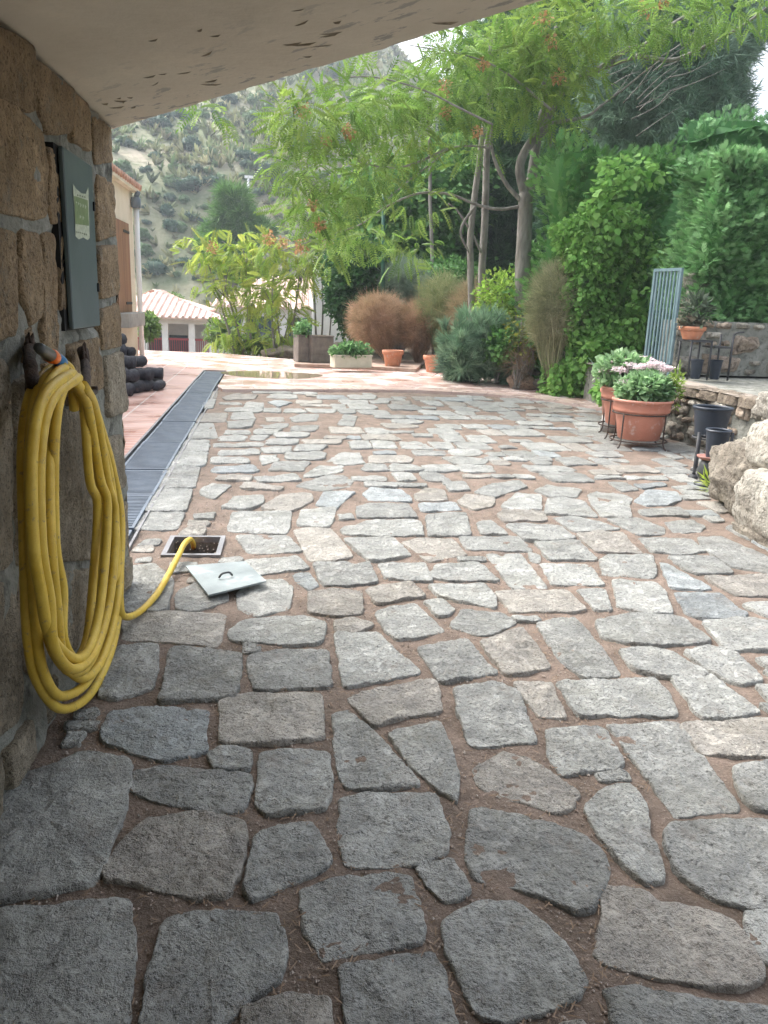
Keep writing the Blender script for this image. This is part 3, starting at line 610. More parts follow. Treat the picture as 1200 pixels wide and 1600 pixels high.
# underside sheet, with slightly bumpy front edge
n_ = 120; nrm = np.array([-dr[1], dr[0]]); front = [A+(B-A)*t/n_+nrm*(.012*mn.noise(Vector((t*.45, 0, 0)))+.008*mn.noise(Vector((t*1.7, 0, 4)))) for t in range(n_+1)]
V = [(*p, ZC) for p in front]+[(*p, ZC+.17) for p in front]; F = [[k, k+1, n_+1+k+1, n_+1+k] for k in range(n_)]
bk = [(float(B[0]), -4.6), (-1.4, -4.6)]; b0 = len(V); V += [(*q, ZC) for q in bk]+[(*q, ZC+.17) for q in bk]
F += [list(range(n_+1))[::-1]+[b0+1, b0], [n_+1+k for k in range(n_+1)]+[b0+2, b0+3], [n_, b0, b0+2, 2*n_+1], [b0, b0+1, b0+3, b0+2], [b0+1, 0, n_+1, b0+3]]
m = mat('ceiling_paint', (.58, .52, .42), (.66, .60, .49), 1.2, .75, .35, 18, bdist=.012, stain=.3, sstain=1.5)
N = m.node_tree.nodes; L = m.node_tree.links; b = N['Principled BSDF']; src_ = b.inputs['Base Color'].links[0].from_socket
tc = N.new('ShaderNodeTexCoord'); mp = N.new('ShaderNodeMapping'); mp.vector_type = 'TEXTURE'; mp.inputs['Rotation'].default_value = (0, 0, math.atan2(dr[1], dr[0])); L.new(tc.outputs['Object'], mp.inputs[0])
st = N.new('ShaderNodeMapping'); st.inputs['Scale'].default_value = (1.7, 7, 1); L.new(mp.outputs[0], st.inputs[0])
nz = N.new('ShaderNodeTexNoise'); nz.inputs['Scale'].default_value = 2.6; nz.inputs['Detail'].default_value = 7; nz.inputs['Roughness'].default_value = .68; L.new(st.outputs[0], nz.inputs[0])
sp = N.new('ShaderNodeSeparateXYZ'); L.new(mp.outputs[0], sp.inputs[0])
mk = N.new('ShaderNodeMapRange'); mk.inputs[1].default_value = -.55; mk.inputs[2].default_value = -.1; mk.inputs[3].default_value = 0; mk.inputs[4].default_value = 1; L.new(sp.outputs[1], mk.inputs[0])
th = N.new('ShaderNodeMapRange'); th.inputs[1].default_value = .575; th.inputs[2].default_value = .61; L.new(nz.outputs[0], th.inputs[0])
mu = N.new('ShaderNodeMath'); mu.operation = 'MULTIPLY'; L.new(mk.outputs[0], mu.inputs[0]); L.new(th.outputs[0], mu.inputs[1])
mx = N.new('ShaderNodeMix'); mx.data_type = 'RGBA'; L.new(mu.outputs[0], mx.inputs[0]); L.new(src_, mx.inputs[6]); mx.inputs[7].default_value = (.33, .315, .28, 1); L.new(mx.outputs[2], b.inputs['Base Color'])
link_mesh('slab', V, F, m, rt)
# curled paint flakes and the cracks behind them
V = []; F = []; rf = np.random.default_rng(8)
cl = [(rf.uniform(.15, 4.0), rf.uniform(.02, .5)) for _ in range(22)]
for k in range(42):
    s0, d0 = cl[rf.integers(len(cl))]; s = s0+rf.normal(0, .12); d = max(.012, d0+rf.normal(0, .03)); l = rf.uniform(.012, .05); hh_ = rf.uniform(.003, .008)
    p = p1+dr*s-nrm*d; ang = rf.normal(.25, .25); dd = dr*math.cos(ang)+nrm*math.sin(ang); w_ = np.array([-dd[1], dd[0]])*rf.uniform(.001, .006); b0 = len(V)
    V += [(*(p-dd*l), ZC-.0008), (*(p+w_*.3), ZC-.0008), (*(p+dd*l), ZC-.0008), (*(p+w_+dd*l*.4), ZC-hh_), (*(p+w_-dd*l*.5), ZC-hh_*.7)]; F.append([b0, b0+1, b0+2, b0+3, b0+4])
tag(link_mesh('paint_flakes', V, F, mat('flake', (.30, .27, .21), (.46, .41, .33), 30, .8), rt), kind='stuff')
ht = empty('unseen_shade_wall', (2, -4.6, 0), 'plain cream wall added unseen behind the viewer to shade the porch', 'wall')
mb = MB(); mb.box(-1.36, float(B[0]), -4.8, -4.605, -.3, ZC-.004); mb.obj('wall', M['cream'], ht)

# ================================================================== METER BOX ON THE WALL
y0, y1, z0, z1 = float(onx(106, 380, WX+.03)[1]), float(onx(150, 380, WX+.03)[1]), 1.365, 2.0
t = empty('meter_box', (WX, (y0+y1)/2, z0), 'grey metal meter cabinet with a torn green sticker set in the granite wall', 'meter box')
mb = MB(); mb.box(WX-.03, WX+.006, y0-.02, y1+.006, z0-.006, z1+.006); mb.obj('housing', M['dark'], t)  # near-black colour paints the shaded gap left of the door
mb = MB(); mb.box(WX+.010, WX+.030, y0+.012, y1, z0, z1, .004); mb.obj('door', M['boxgrey'], t)
for z in (z0+.14, z0+.46):
    mb = MB(); mb.box(WX+.030, WX+.036, y1-.022, y1-.006, z, z+.035); mb.obj('lock', M['dark'], t)
# sticker: real torn sheet with faint illegible marks
def wq(px, py, e): v = onx(px, py, WX+.031+e); return v
def sheet(name, pts, m, e, par):
    V = [wq(x, y, e) for x, y in pts]+[wq(x, y, e-.0006) for x, y in pts]; n = len(pts)
    return link_mesh(name, V, [list(range(n)), list(range(n, 2*n))[::-1]]+[[i, (i+1) % n, n+(i+1) % n, n+i][::-1] for i in range(n)], m, par)
wl = mat('sticker_paper', (.34, .38, .28), (.50, .54, .42), 60, .7); gr_ = mat('sticker_green', (.13, .19, .075), (.19, .26, .11), 40, .6)
s1 = sheet('sticker', [(114, 287), (119, 295), (127, 302), (134, 303), (138, 292), (139, 330), (140, 372), (137, 375), (130, 371), (123, 374), (118, 369), (117, 340), (115, 310)], wl, .001, t)
def ssub(name, pts, m, e): 
    o = sheet(name, pts, m, e, None); o.parent = s1
    me = o.data; off = np.array(t.location); 
    for v in me.vertices: v.co -= Vector(off)
    return o
ssub('green_band', [(116, 306), (137, 313), (139, 353), (118, 350)], gr_, .002)
dk = mat('ink', (.10, .13, .08), None, rough=.7)
rs_ = random.Random(4)
def strokes(x0, y0, x1, y1, m, n, h):
    V = []; F = []
    for k in range(n):
        x = x0+(x1-x0)*(k+.15)/n; y = y0+(y1-y0)*(k+.15)/n; wd = (x1-x0)/n*.6; b0 = len(V); hh_ = h*rs_.uniform(.5, 1)
        for a, b in ((x, y), (x+wd*.4, y+.2), (x+wd*.4, y+hh_), (x, y+hh_)): V.append(wq(a, b, .003))
        F.append([b0, b0+1, b0+2, b0+3]); b0 = len(V)
        for a, b in ((x, y+hh_*.4), (x+wd, y+hh_*.4+.3), (x+wd, y+hh_*.4+1.4), (x, y+hh_*.4+1.1)): V.append(wq(a, b, .0034))
        F.append([b0, b0+1, b0+2, b0+3])
    o = link_mesh('lettering', V, F, m, None); o.parent = s1
    for v in o.data.vertices: v.co -= Vector(t.location)
strokes(120, 303, 135, 307, dk, 4, 5); strokes(118, 314, 136, 321, wl, 5, 7); strokes(124, 336, 133, 338, wl, 2, 8); strokes(119, 361, 137, 365, dk, 6, 4)

# ================================================================== HOOKS AND HOSE
def lump(mb, c, r, n=14, seed=0, am=.25, fr=3., fl=None):
    """rough closed lump"""
    V = []; F = []; m_ = n
    for i in range(n+1):
        th = math.pi*i/n
        for k in range(2*m_):
            ph = math.pi*k/m_; d = np.array([math.sin(th)*math.cos(ph), math.sin(th)*math.sin(ph), math.cos(th)])
            s = 1+am*(mn.noise(Vector(d*fr*.5)+Vector((seed*7.1, 0, 0)))*1.4+.5*mn.noise(Vector(d*fr*1.5)+Vector((seed*3.3, 5, 0))) +.25*mn.noise(Vector(d*fr*4)+Vector((seed*3.3, 5, 9))))
            if fl: d = d/max(abs(d[0])**fl+abs(d[1])**fl+abs(d[2])**fl, 1e-6)**(1/fl)
            V.append(np.array(c)+d*np.array(r)*s)
    for i in range(n):
        for k in range(2*m_): F.append([i*2*m_+k, (i+1)*2*m_+k, (i+1)*2*m_+(k+1) % (2*m_), i*2*m_+(k+1) % (2*m_)])
    mb.add(V, F)
HK = ['rusty iron wall hook at the left, under the hose connector', 'rusty flaking iron strap hook at the right of the hanging hose']
for k, (pts, rr) in enumerate((([(48, 540, .0), (46, 560, .03), (50, 590, .06), (48, 612, .02)], .018), ([(128, 548, .01), (134, 575, .06), (133, 600, .10), (128, 640, .10)], .017))):
    P = smooth_path([onx(x, y, WX+.02+e) for x, y, e in pts], 5)
    t = empty('wall_hook', P[0], HK[k], 'hook', 'hooks holding the hose')
    mb = MB(); mb.tube(P, [rr*(1+.4*mn.noise(Vector(q)*40)) for q in P], 10); mb.obj('iron', M['rust'], t, True)
    mb = MB(); q = P[3 if k else 1]; lump(mb, q+np.array([.0, 0, 0]), (.016, .02, .04) if not k else (.014, .022, .06), 12, k+1, .5, 5); mb.obj('scale_lump', M['rust'], t, True)
    if k == 1:
        q1 = onx(134, 606, WX+.12); q2 = onx(148, 612, WX+.10); mb = MB(); mb.tube([q1-np.array([.03, .02, 0]), q1, (q1+q2)/2-np.array([0, 0, .015]), q2, q2+np.array([0, 0, .02])], .012, 8); mb.obj('hook_lip', M['rust'], t, True)
ht = empty('garden_hose', (WX+.08, 3.3, .3), 'thick yellow garden hose coiled over iron hooks, its tail running into the pit', 'hose')
loops = [ # left x, right x, bottom y, depth at top, depth at bottom, top y, bottom x, top x
 (36, 186, 1108, .04, .06, 572, 100, 88), (47, 180, 1088, .07, .085, 575, 98, 92), (58, 172, 1052, .10, .11, 578, 118, 96), (68, 160, 1040, .06, .05, 574, 124, 100), (77, 188, 1060, .05, .10, 582, 128, 104),
 (50, 166, 1030, .12, .13, 586, 120, 108), (84, 150, 1030, .10, .08, 590, 118, 112), (62, 178, 1046, .13, .14, 592, 115, 120)]
P = []
for k, (l, r, bt, d0, d1, tp, bx, tx) in enumerate(loops):
    X = lambda e: WX+.025+e
    P += [onx(tx, tp, X(d0)+.0), onx(l+ (tx-l)*.30, tp+35, X(d0)), onx(l, tp+120, X((d0+d1)/2)), onx(l+2, tp+260, X(d1)), onx(l+8+k, bt-110, X(d1)), onx(l+(bx-l)*.42, bt-35, X(d1)), onx(bx, bt, X(d1)),
          onx(bx+(r-bx)*.55, bt-32, X(d1)), onx(r-5, bt-120, X(d1)), onx(r+2, bt-240, X((d0+d1)/2)), onx(r-10, tp+160, X(d0)), onx(tx+(r-tx)*.5, tp+50, X(d0)), onx(tx+(r-tx)*.18, tp+10, X(d0)+.01)]
c_ = onx(98, 573, WX+.12); P = [c_]+P
HR = .0165
Q = smooth_path(P, 5); mb = MB(); mb.tube(Q, HR, 10); mb.obj('coil', M['hose'], ht, True)
T_ = [onx(180, 880, WX+.07), onx(187, 930, WX+.09), onx(192, 962, WX+.10)]
T_[-1][2] = max(T_[-1][2], .03); T_ += [G(215, 958, .022), G(243, 931, .02), G(262, 900, .03), G(279, 868, .06), G(288, 850, .085), G(297, 843, .07), G(302, 851, .0), G(302, 858, -.12)]
mb = MB(); mb.tube(smooth_path(T_, 7), HR, 10); mb.obj('tail', M['hose'], ht, True)
a = onx(60, 543, WX+.12); b = onx(78, 555, WX+.11); c = onx(85, 559, WX+.108); d = onx(98, 567, WX+.105); e = onx(108, 576, WX+.12)
mb = MB(); mb.tube([a, a+(b-a)*.15, b], [.014, .017, .02], 16); k_ = mb.obj('connector', M['dgrey'], ht, True)
def sub(mb, name, m, par, top): 
    o = mb.obj(name, m, None, True); o.parent = par
    for v in o.data.vertices: v.co -= Vector(top.location)
    return o
mb = MB(); mb.tube([b, b+(c-b)*.5, c], [.021, .023, .021], 16); sub(mb, 'seal_ring', M['orange'], k_, ht)
mb = MB(); mb.tube([c, c+(d-c)*.6, d], [.020, .021, .018], 16); sub(mb, 'locking_nut', M['blue'], k_, ht)
mb = MB(); mb.tube(smooth_path([d, e, onx(112, 590, WX+.11), onx(116, 640, WX+.1)], 5), HR, 10); mb.obj('hose_end', M['hose'], ht, True)

# ================================================================== FOLIAGE TOOLS
def T_leaf(w=.35, fold=.12): # one leaf, two quads, length 1 along x
    V = np.array([(0, 0, 0), (.45, w, fold), (1, 0, -.08), (.45, -w, fold), (.5, 0, 0)], float)
    return V, np.array([[0, 4, 2, 1], [0, 3, 2, 4]])
def T_broad(): # lobed broad leaf
    V = np.array([(0, 0, 0), (.15, .42, .06), (.55, .40, .04), (1, 0, -.12), (.55, -.40, .04), (.15, -.42, .06), (.5, 0, -.03)], float)
    return V, np.array([[0, 6, 2, 1], [6, 3, 3, 2][0:3]+[2], [0, 5, 4, 6], [6, 4, 3, 3]])[:, :] if False else np.array([[0, 6, 2, 1], [0, 5, 4, 6], [6, 4, 3, 2]])
def T_comp(pairs=8):
    V = []; F = []
    def q(a, b, c, d): n = len(V); V.extend([a, b, c, d]); F.append([n, n+1, n+2, n+3])
    for k in range(pairs):
        x = .12+.8*k/pairs; z = -.28*x*x
        l = .21*(1-.5*abs(k/pairs-.4))
        for s in (1, -1): q((x, 0, z), (x+.075, s*l*.5, z+.012), (x+.09, s*l, z-.05), (x-.01, s*l*.55, z-.02))
    q((.9, 0, -.24), (.97, .04, -.26), (1.08, 0, -.34), (.97, -.04, -.26)); q((0, .006, 0), (0, -.006, 0), (.92, -.004, -.25), (.92, .004, -.25))
    return np.array(V), np.array(F)
def T_spray(): # flat scaly conifer spray
    V = []; F = []
    for k, (x, a, l) in enumerate([(0, 0, 1), (.15, .6, .45), (.15, -.6, .45), (.35, .55, .45), (.35, -.55, .45), (.55, .5, .35), (.55, -.5, .35)]):
        z = -.05*x; d = np.array([math.cos(a), math.sin(a), -.1]); n = np.array([-math.sin(a), math.cos(a), 0])*.055; p = np.array([x, 0, z]); b = len(V)
        V += [p, p+d*l*.5+n, p+d*l, p+d*l*.5-n]; F.append([b, b+1, b+2, b+3])
    return np.array(V), np.array(F)
def T_tuft(n=7, w=.03, sp=.5, seed=1, curve=.25): # stiff stems from one point
    r = np.random.default_rng(seed); V = []; F = []
    for k in range(n):
        d = np.array([1, r.uniform(-sp, sp), r.uniform(-sp, sp)]); d /= np.linalg.norm(d); q = np.cross(d, r.normal(size=3)); q /= np.linalg.norm(q); l = r.uniform(.6, 1); c = r.normal(0, curve, 3)*.3; b = len(V)
        V += [q*w*.6, -q*w*.6, d*l*.5+c*.5-q*w, d*l*.5+c*.5+q*w, d*l+c-q*w*.3, d*l+c+q*w*.3]; F += [[b, b+1, b+2, b+3], [b+3, b+2, b+4, b+5]]
    return np.array(V), np.array(F)
def scatter(tp, pos, D, size, tint, r, up=None):
    tv, tf = tp; n = len(pos); D = D/(np.linalg.norm(D, axis=1)[:, None]+1e-9)
    U = r.normal(size=(n, 3))*.5+(np.array([0, 0, 1.]) if up is None else up); Yv = np.cross(U, D); Yv /= np.linalg.norm(Yv, axis=1)[:, None]+1e-9; Z = np.cross(D, Yv)
    V = pos[:, None]+size[:, None, None]*(tv[None, :, 0:1]*D[:, None]+tv[None, :, 1:2]*Yv[:, None]+tv[None, :, 2:3]*Z[:, None])
    F = tf[None]+(np.arange(n)*len(tv))[:, None, None]
    return V.reshape(-1, 3), F.reshape(-1, tf.shape[1]), np.repeat(tint, len(tv), 0)
def join(parts):
    V = []; F = []; T = []; b = 0
    for v, f, t in parts: V.append(v); F.append(f+b); T.append(t); b += len(v)
    return np.vstack(V), np.vstack(F), np.vstack(T)
def pal(n, a, b, r, jit=.18):
    t = r.random((n, 1)); c = np.array(a)*(1-t)+np.array(b)*t; return np.clip(c*(1+r.normal(0, jit, (n, 1))), .003, 1)
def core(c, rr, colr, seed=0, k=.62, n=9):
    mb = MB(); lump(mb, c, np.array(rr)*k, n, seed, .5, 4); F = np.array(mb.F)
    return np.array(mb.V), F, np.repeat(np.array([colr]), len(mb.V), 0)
def clump(tp, c, rr, n, size, pa, r, shell=.45, droop=.3, outw=1., svar=.3, bottom=-1., up=None, clus=0):
    if clus:
        K = max(3, n//clus); d = r.normal(size=(K, 3)); d /= np.linalg.norm(d, axis=1)[:, None]; base = d*(r.random((K, 1))**.35)
        p = base[r.integers(0, K, n)]+r.normal(0, .13, (n, 3)); d = p/(np.linalg.norm(p, axis=1)[:, None]+1e-6)
    else:
        d = r.normal(size=(n, 3)); d /= np.linalg.norm(d, axis=1)[:, None]; p = d*(r.random((n, 1))**shell)
    p[:, 2] = np.maximum(p[:, 2], bottom)
    pos = np.array(c)+p*np.array(rr); D = d*outw+r.normal(0, .55, (n, 3)); D[:, 2] -= droop
    return scatter(tp, pos, D, size*r.uniform(1-svar, 1+svar, n), pal(n, pa[0], pa[1], r), r, up)
LEAF, BROAD, COMP, SPRAY, TUFT, THIN = T_leaf(), T_broad(), T_comp(), T_spray(), T_tuft(8, .028, .55), T_leaf(.14, .05)
FINE = T_tuft(9, .011, .8, 4, .5)
AIL = ((.14, .27, .05), (.26, .38, .09)); YEL = ((.27, .42, .07), (.46, .50, .11)); DRK = ((.05, .13, .055), (.10, .21, .085)); MID = ((.09, .22, .06), (.17, .33, .10))
PINE = ((.03, .07, .04), (.07, .12, .07)); HEDGE = ((.03, .10, .025), (.07, .17, .05)); IVY = ((.17, .37, .08), (.32, .54, .15)); BRN = ((.30, .19, .13), (.46, .31, .22)); GRY = ((.18, .25, .19), (.3, .37, .29))
ORA = ((.42, .22, .10), (.55, .34, .18))
def ell(px, py, rx, ry, Y, dp=None):
    c = at(px, py, Y); k = np.linalg.norm(c-[0, 0, CH])/FPX*.93; return c, np.array([rx*k, (dp if dp else (rx+ry)/2*k), ry*k])
def plant(name, label, cat, base, parts, stems=None, m=None, sm=None, group=None, cn='foliage', sn='stem'):
    t = empty(name, base, label, cat, group)
    V, F, T = join(parts); link_mesh(cn, V, F, m or M['leafd'], t, T)
    if stems is not None: stems.obj(sn, sm or M['bark'], t, True)
    return t
def path_px(pts, Y): # pts (px,py[,dY])
    return np.array([at(p[0], p[1], Y+(p[2] if len(p) > 2 else 0)) for p in pts])
def limb(mb, pts, Y, r0, r1, n=8, k=5):
    P = smooth_path(path_px(pts, Y), k); L_ = len(P); w_ = np.array([[mn.noise(Vector(p)*2.1), mn.noise(Vector(p)*2.1+Vector((5, 0, 0))), 0] for p in P])*.018
    mb.tube(P+w_, [r0+(r1-r0)*i/(L_-1) for i in range(L_)], n)
rv = np.random.default_rng(21)

# ------------------------------------------------------------------ the tree of heaven (main tree)
YT = 16.
mb = MB()
limb(mb, [(817, 560), (817, 460), (819, 380), (822, 300)], YT, .17, .135, 12)
limb(mb, [(820, 305), (812, 262), (828, 225), (852, 200), (862, 172), (890, 130), (932, 110), (975, 80), (1005, 72), (1040, 45), (1110, 0)], YT, .10, .03)
limb(mb, [(823, 305), (832, 270), (838, 225), (846, 185), (852, 160), (850, 100), (870, 40)], YT+.3, .11, .03)
limb(mb, [(995, 86), (1048, 94), (1090, 78), (1155, 44, -.5), (1200, 10, -.8)], YT, .045, .02)
limb(mb, [(932, 110), (965, 98), (1000, 88)], YT, .04, .035)
limb(mb, [(863, 192), (915, 182), (940, 165), (985, 130), (1030, 95)], YT-.3, .035, .012)
limb(mb, [(817, 316), (795, 292), (778, 262), (768, 230), (768, 195)], YT, .05, .022)
limb(mb, [(815, 322), (780, 327), (745, 320), (700, 303), (650, 303), (600, 325), (560, 352), (500, 372), (440, 392)], YT, .032, .008)
limb(mb, [(768, 232), (735, 228), (705, 232), (665, 262), (630, 290), (590, 325)], YT-.4, .022, .007)
limb(mb, [(700, 232), (660, 250), (620, 262), (570, 255), (520, 230)], YT-1, .025, .008)
limb(mb, [(745, 318), (720, 360), (733, 395)], YT+.2, .03, .02)
limb(mb, [(826, 300), (850, 270), (858, 235), (862, 205)], YT+.2, .035, .02)
limb(mb, [(770, 195), (720, 170), (660, 140), (580, 120), (510, 130), (450, 170)], YT-2, .02, .006)
limb(mb, [(862, 172), (800, 120), (740, 90), (640, 70)], YT-1, .026, .008)
parts = []
for px, py, rx, ry, Y, n in [(470, 185, 62, 42, 13.5, 46), (540, 165, 60, 40, 13.5, 44), (470, 260, 60, 45, 14, 42), (600, 160, 60, 45, 14.5, 44), (620, 215, 80, 45, 15, 52), (690, 150, 80, 50, 15, 70), (560, 275, 75, 45, 14.5, 56), (650, 300, 60, 40, 16, 14),
    (780, 110, 85, 70, 15.5, 120), (860, 50, 85, 55, 15, 100), (950, 35, 80, 35, 15, 60), (1060, 25, 80, 32, 15, 60), (1150, 15, 60, 40, 15, 36), (730, 200, 60, 50, 16, 22), (500, 325, 70, 32, 14, 34), (560, 365, 60, 30, 16, 22),
    (640, 390, 60, 40, 17, 16), (840, 140, 60, 45, 15.5, 40), (900, 110, 55, 40, 15.5, 36), (870, 190, 40, 28, 16, 20), (520, 390, 40, 30, 15, 12), (330, 172, 26, 10, 12, 5), (700, 80, 45, 30, 15, 26)]:
    c, rr = ell(px, py, rx, ry, Y, 1.1); parts.append(clump(COMP, c, rr, int(n*2.7), .36, AIL if rv.random() < .7 else ((.16, .28, .05), (.28, .38, .08)), rv, .55, .35, .8))
for px, py, s in [(472, 172, 13), (545, 205, 12), (510, 220, 9), (420, 372, 12), (470, 385, 14), (500, 352, 10), (695, 137, 14), (697, 175, 10), (848, 30, 14), (860, 65, 12), (873, 120, 12), (1010, 12, 14), (1035, 3, 10), (745, 205, 9), (490, 320, 9), (755, 100, 10)]:
    c, rr = ell(px, py, s*.85, s*.85, 13.6 if px < 600 else 14.6); parts.append(clump(LEAF, c, rr, 60, .06, ORA, rv, .6, .4))
plant('tree_of_heaven', 'tall grey barked tree with long feathery leaves and rusty seed bunches spreading over the yard', 'tree', at(817, 560, YT)*[1, 1, 0], parts, mb, M['leaf'], cn='crown', sn='trunk')

# twin slim trunks left of it
mb = MB(); limb(mb, [(738, 560), (735, 430), (735, 370), (743, 300), (750, 240), (757, 190)], 17, .075, .055, 10); limb(mb, [(752, 560), (754, 420), (758, 320), (763, 200), (768, 60)], 17.2, .085, .06, 10)
limb(mb, [(752, 395), (735, 360), (715, 330), (700, 318)], 17, .03, .012)
parts = []
for px, py, rx, ry, n in [(760, 60, 60, 60, 60), (720, 40, 50, 40, 40), (800, 30, 50, 50, 40)]:
    c, rr = ell(px, py, rx, ry, 17.5, 1.2); parts.append(clump(COMP, c, rr, int(n*1.5), .45, AIL, rv, .6, .3))
plant('slim_tree', 'pair of slim pale trunks rising close together left of the main tree', 'tree', at(745, 560, 17)*[1, 1, 0], parts, mb, M['leaf'], cn='crown', sn='trunk')
mb = MB(); limb(mb, [(678, 560), (676, 430), (673, 330), (671, 240), (668, 160)], 22.3, .06, .035)
c, rr = ell(665, 150, 50, 50, 22.3, 1.2); plant('sapling', 'thin straight pale sapling trunk among the green in the middle', 'tree', at(678, 560, 22.3)*[1, 1, 0], [clump(COMP, c, rr, 90, .45, AIL, rv, .6, .3)], mb, M['leaf'], cn='crown', sn='trunk')

# ------------------------------------------------------------------ background trees
def bigtree(name, label, base_px, Y, cl, tp, size, dens, pa, trunk_r=.2, cat='tree', group=None, cc=None, k=.62):
    parts = []; mb = MB(); g = at(base_px, 560, Y)*[1, 1, 0]
    top = None
    for px, py, rx, ry in cl:
        c, rr = ell(px, py, rx, ry, Y, None); rr[1] = min(rr[1], 2.4)
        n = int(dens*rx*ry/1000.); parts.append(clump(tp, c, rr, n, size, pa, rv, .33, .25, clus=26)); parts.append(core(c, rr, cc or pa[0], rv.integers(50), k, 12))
        mid = (g+c)/2+rv.normal(0, .3, 3)*[1, .3, 0]; mb.tube(smooth_path([g, [mid[0], mid[1], max(.5, mid[2])], c], 4), [trunk_r*(1-.8*i/8) for i in range(9)], 8)
    plant(name, label, cat, g, parts, mb, M['leafd'], cn='crown', sn='trunk', group=group)
bigtree('broadleaf_tree', 'mid green leafy tree behind the slim sapling, in the centre', 620, 25, [(600, 330, 90, 70), (660, 400, 80, 70), (560, 440, 50, 60), (690, 300, 70, 80), (620, 460, 70, 40)], LEAF, .20, 620, MID, .16)
bigtree('dark_conifer', 'dark conifer behind the twin slim trunks', 735, 27, [(730, 400, 70, 80), (735, 280, 60, 90), (745, 180, 45, 70), (750, 110, 28, 50)], TUFT, .38, 520, DRK, .2)
bigtree('dark_conifer', 'dark conifer directly behind the main grey trunk', 830, 26, [(820, 420, 80, 70), (830, 300, 80, 80), (835, 190, 70, 80), (850, 90, 55, 70)], TUFT, .38, 520, DRK, .2)
bigtree('dark_conifer', 'tallest dark conifer, above the ivy covered hedge', 930, 22, [(920, 300, 80, 80), (930, 200, 80, 90), (920, 90, 70, 80), (900, 10, 60, 60)], TUFT, .36, 520, ((.05, .12, .07), (.10, .19, .10)), .2)
bigtree('leaning_pine', 'bluish grey pine with bare twigs above the clipped hedge at the right', 1050, 19, [(1020, 190, 80, 60), (1060, 120, 80, 60), (1020, 60, 80, 50), (1110, 70, 60, 50), (1090, 180, 70, 55), (990, 130, 60, 70), (1170, 0, 60, 30), (1100, 140, 36, 40)], T_tuft(12, .02, .9, 7, .3), .34, 900, ((.18, .28, .21), (.29, .40, .30)), .16, k=.5)
mb = MB(); r_ = np.random.default_rng(4)
for k in range(18):
    x, y = r_.uniform(930, 1060), r_.uniform(60, 220); l = r_.uniform(30, 90); a = rad(r_.uniform(20, 55))
    limb(mb, [(x, y), (x+l*.5*math.cos(a), y-l*.5*math.sin(a)+r_.uniform(-6, 6)), (x+l*math.cos(a), y-l*math.sin(a))], 17.0+r_.uniform(-.3, .3), .014, .003, 5, 3)
tw = mb; lp = [o for o in col.objects if o.name == 'leaning_pine'][0]; tw.obj('bare_twigs', M['bark'], lp, True)
bigtree('poplar', 'tall thin blue green conifer tip against the sky at the roof edge', 760, 34, [(770, 60, 26, 60), (765, 130, 36, 50), (760, 210, 44, 60), (760, 320, 60, 80)], TUFT, .4, 560, PINE, .2)
bigtree('oak', 'round dark leafed tree behind the potted brown bushes', 565, 22.5, [(560, 420, 52, 48), (545, 465, 38, 40), (590, 470, 45, 40), (575, 500, 50, 35)], LEAF, .12, 1500, ((.03, .10, .03), (.07, .17, .05)), .1)

# ------------------------------------------------------------------ hedges and ivy
def hedge(name, label, x0, x1, y0, y1, z0, z1, n, tp, size, pa, amp=.22, seed=1, face_w=(1, .25, .5, .5), cat='hedge', taper=0.):
    r = np.random.default_rng(seed); t = empty(name, ((x0+x1)/2, (y0+y1)/2, 0), label, cat)
    def bul(p): return amp*(mn.noise(Vector(p)*.9+Vector((seed, 0, 0)))*1.3+.5*mn.noise(Vector(p)*2.6)+.45*mn.noise(Vector(p)*6))
    ctr = np.array([(x0+x1)/2, (y0+y1)/2, (z0+z1)/2]); 
    # dark green inner shell, added to block views through the hedge
    mb = MB(); k = 14
    V = []; F = []
    def face(o, a, b, nn, na, nb):
        b0 = len(V)
        for i in range(na+1):
            for j in range(nb+1):
                p = o+a*i/na+b*j/nb; V.append(p+nn*(bul(p)-.2))
        for i in range(na):
            for j in range(nb): F.append([b0+i*(nb+1)+j, b0+(i+1)*(nb+1)+j, b0+(i+1)*(nb+1)+j+1, b0+i*(nb+1)+j+1])
    a = np.array; LX, LY, LZ = x1-x0, y1-y0, z1-z0
    Fs = [(a([x0, y0, z0]), a([LX, 0, 0]), a([0, 0, LZ]), a([0, -1., 0]), LX*LZ*face_w[0]), (a([x0, y0, z1]), a([LX, 0, 0]), a([0, LY, 0]), a([0, 0, 1.]), LX*LY*face_w[1]),
          (a([x0, y0, z0]), a([0, LY, 0]), a([0, 0, LZ]), a([-1., 0, 0]), LY*LZ*face_w[2]), (a([x1, y0, z0]), a([0, LY, 0]), a([0, 0, LZ]), a([1., 0, 0]), LY*LZ*face_w[3]),
          (a([x0, y0, z0]), a([LX, 0, 0]), a([0, LY, 0]), a([0, 0, -1.]), LX*LY*.2)]
    tot = sum(f[4] for f in Fs); P = []; NN = []
    for o, u_, v_, nn, wt_ in Fs:
        face(o, u_, v_, nn, max(2, int(np.linalg.norm(u_)/.25)), max(2, int(np.linalg.norm(v_)/.25)))
        for q in range(int(n*wt_/tot)):
            p = o+u_*r.random()+v_*r.random(); P.append(p+nn*(bul(p)+r.uniform(-.16, .04))); NN.append(nn)
    P = a(P); NN = a(NN); D = NN+r.normal(0, .45, P.shape); D[:, 2] += .5 if tp is SPRAY or tp is TUFT else -.5
    Vv, Ff, Tt = scatter(tp, P, D, size*r.uniform(.6, 1.3, len(P)), pal(len(P), pa[0], pa[1], r, .22), r, up=NN if tp is BROAD else None)
    link_mesh('foliage', Vv, Ff, M['leafd'] if tp is not BROAD else M['leaf'], t, Tt)
    link_mesh('inner_shell', a(V), F, M['leafd'], t, np.repeat(a([pa[0]]), len(V), 0), True)
    return t
hx0 = at(1068, 350, 11.3)[0]
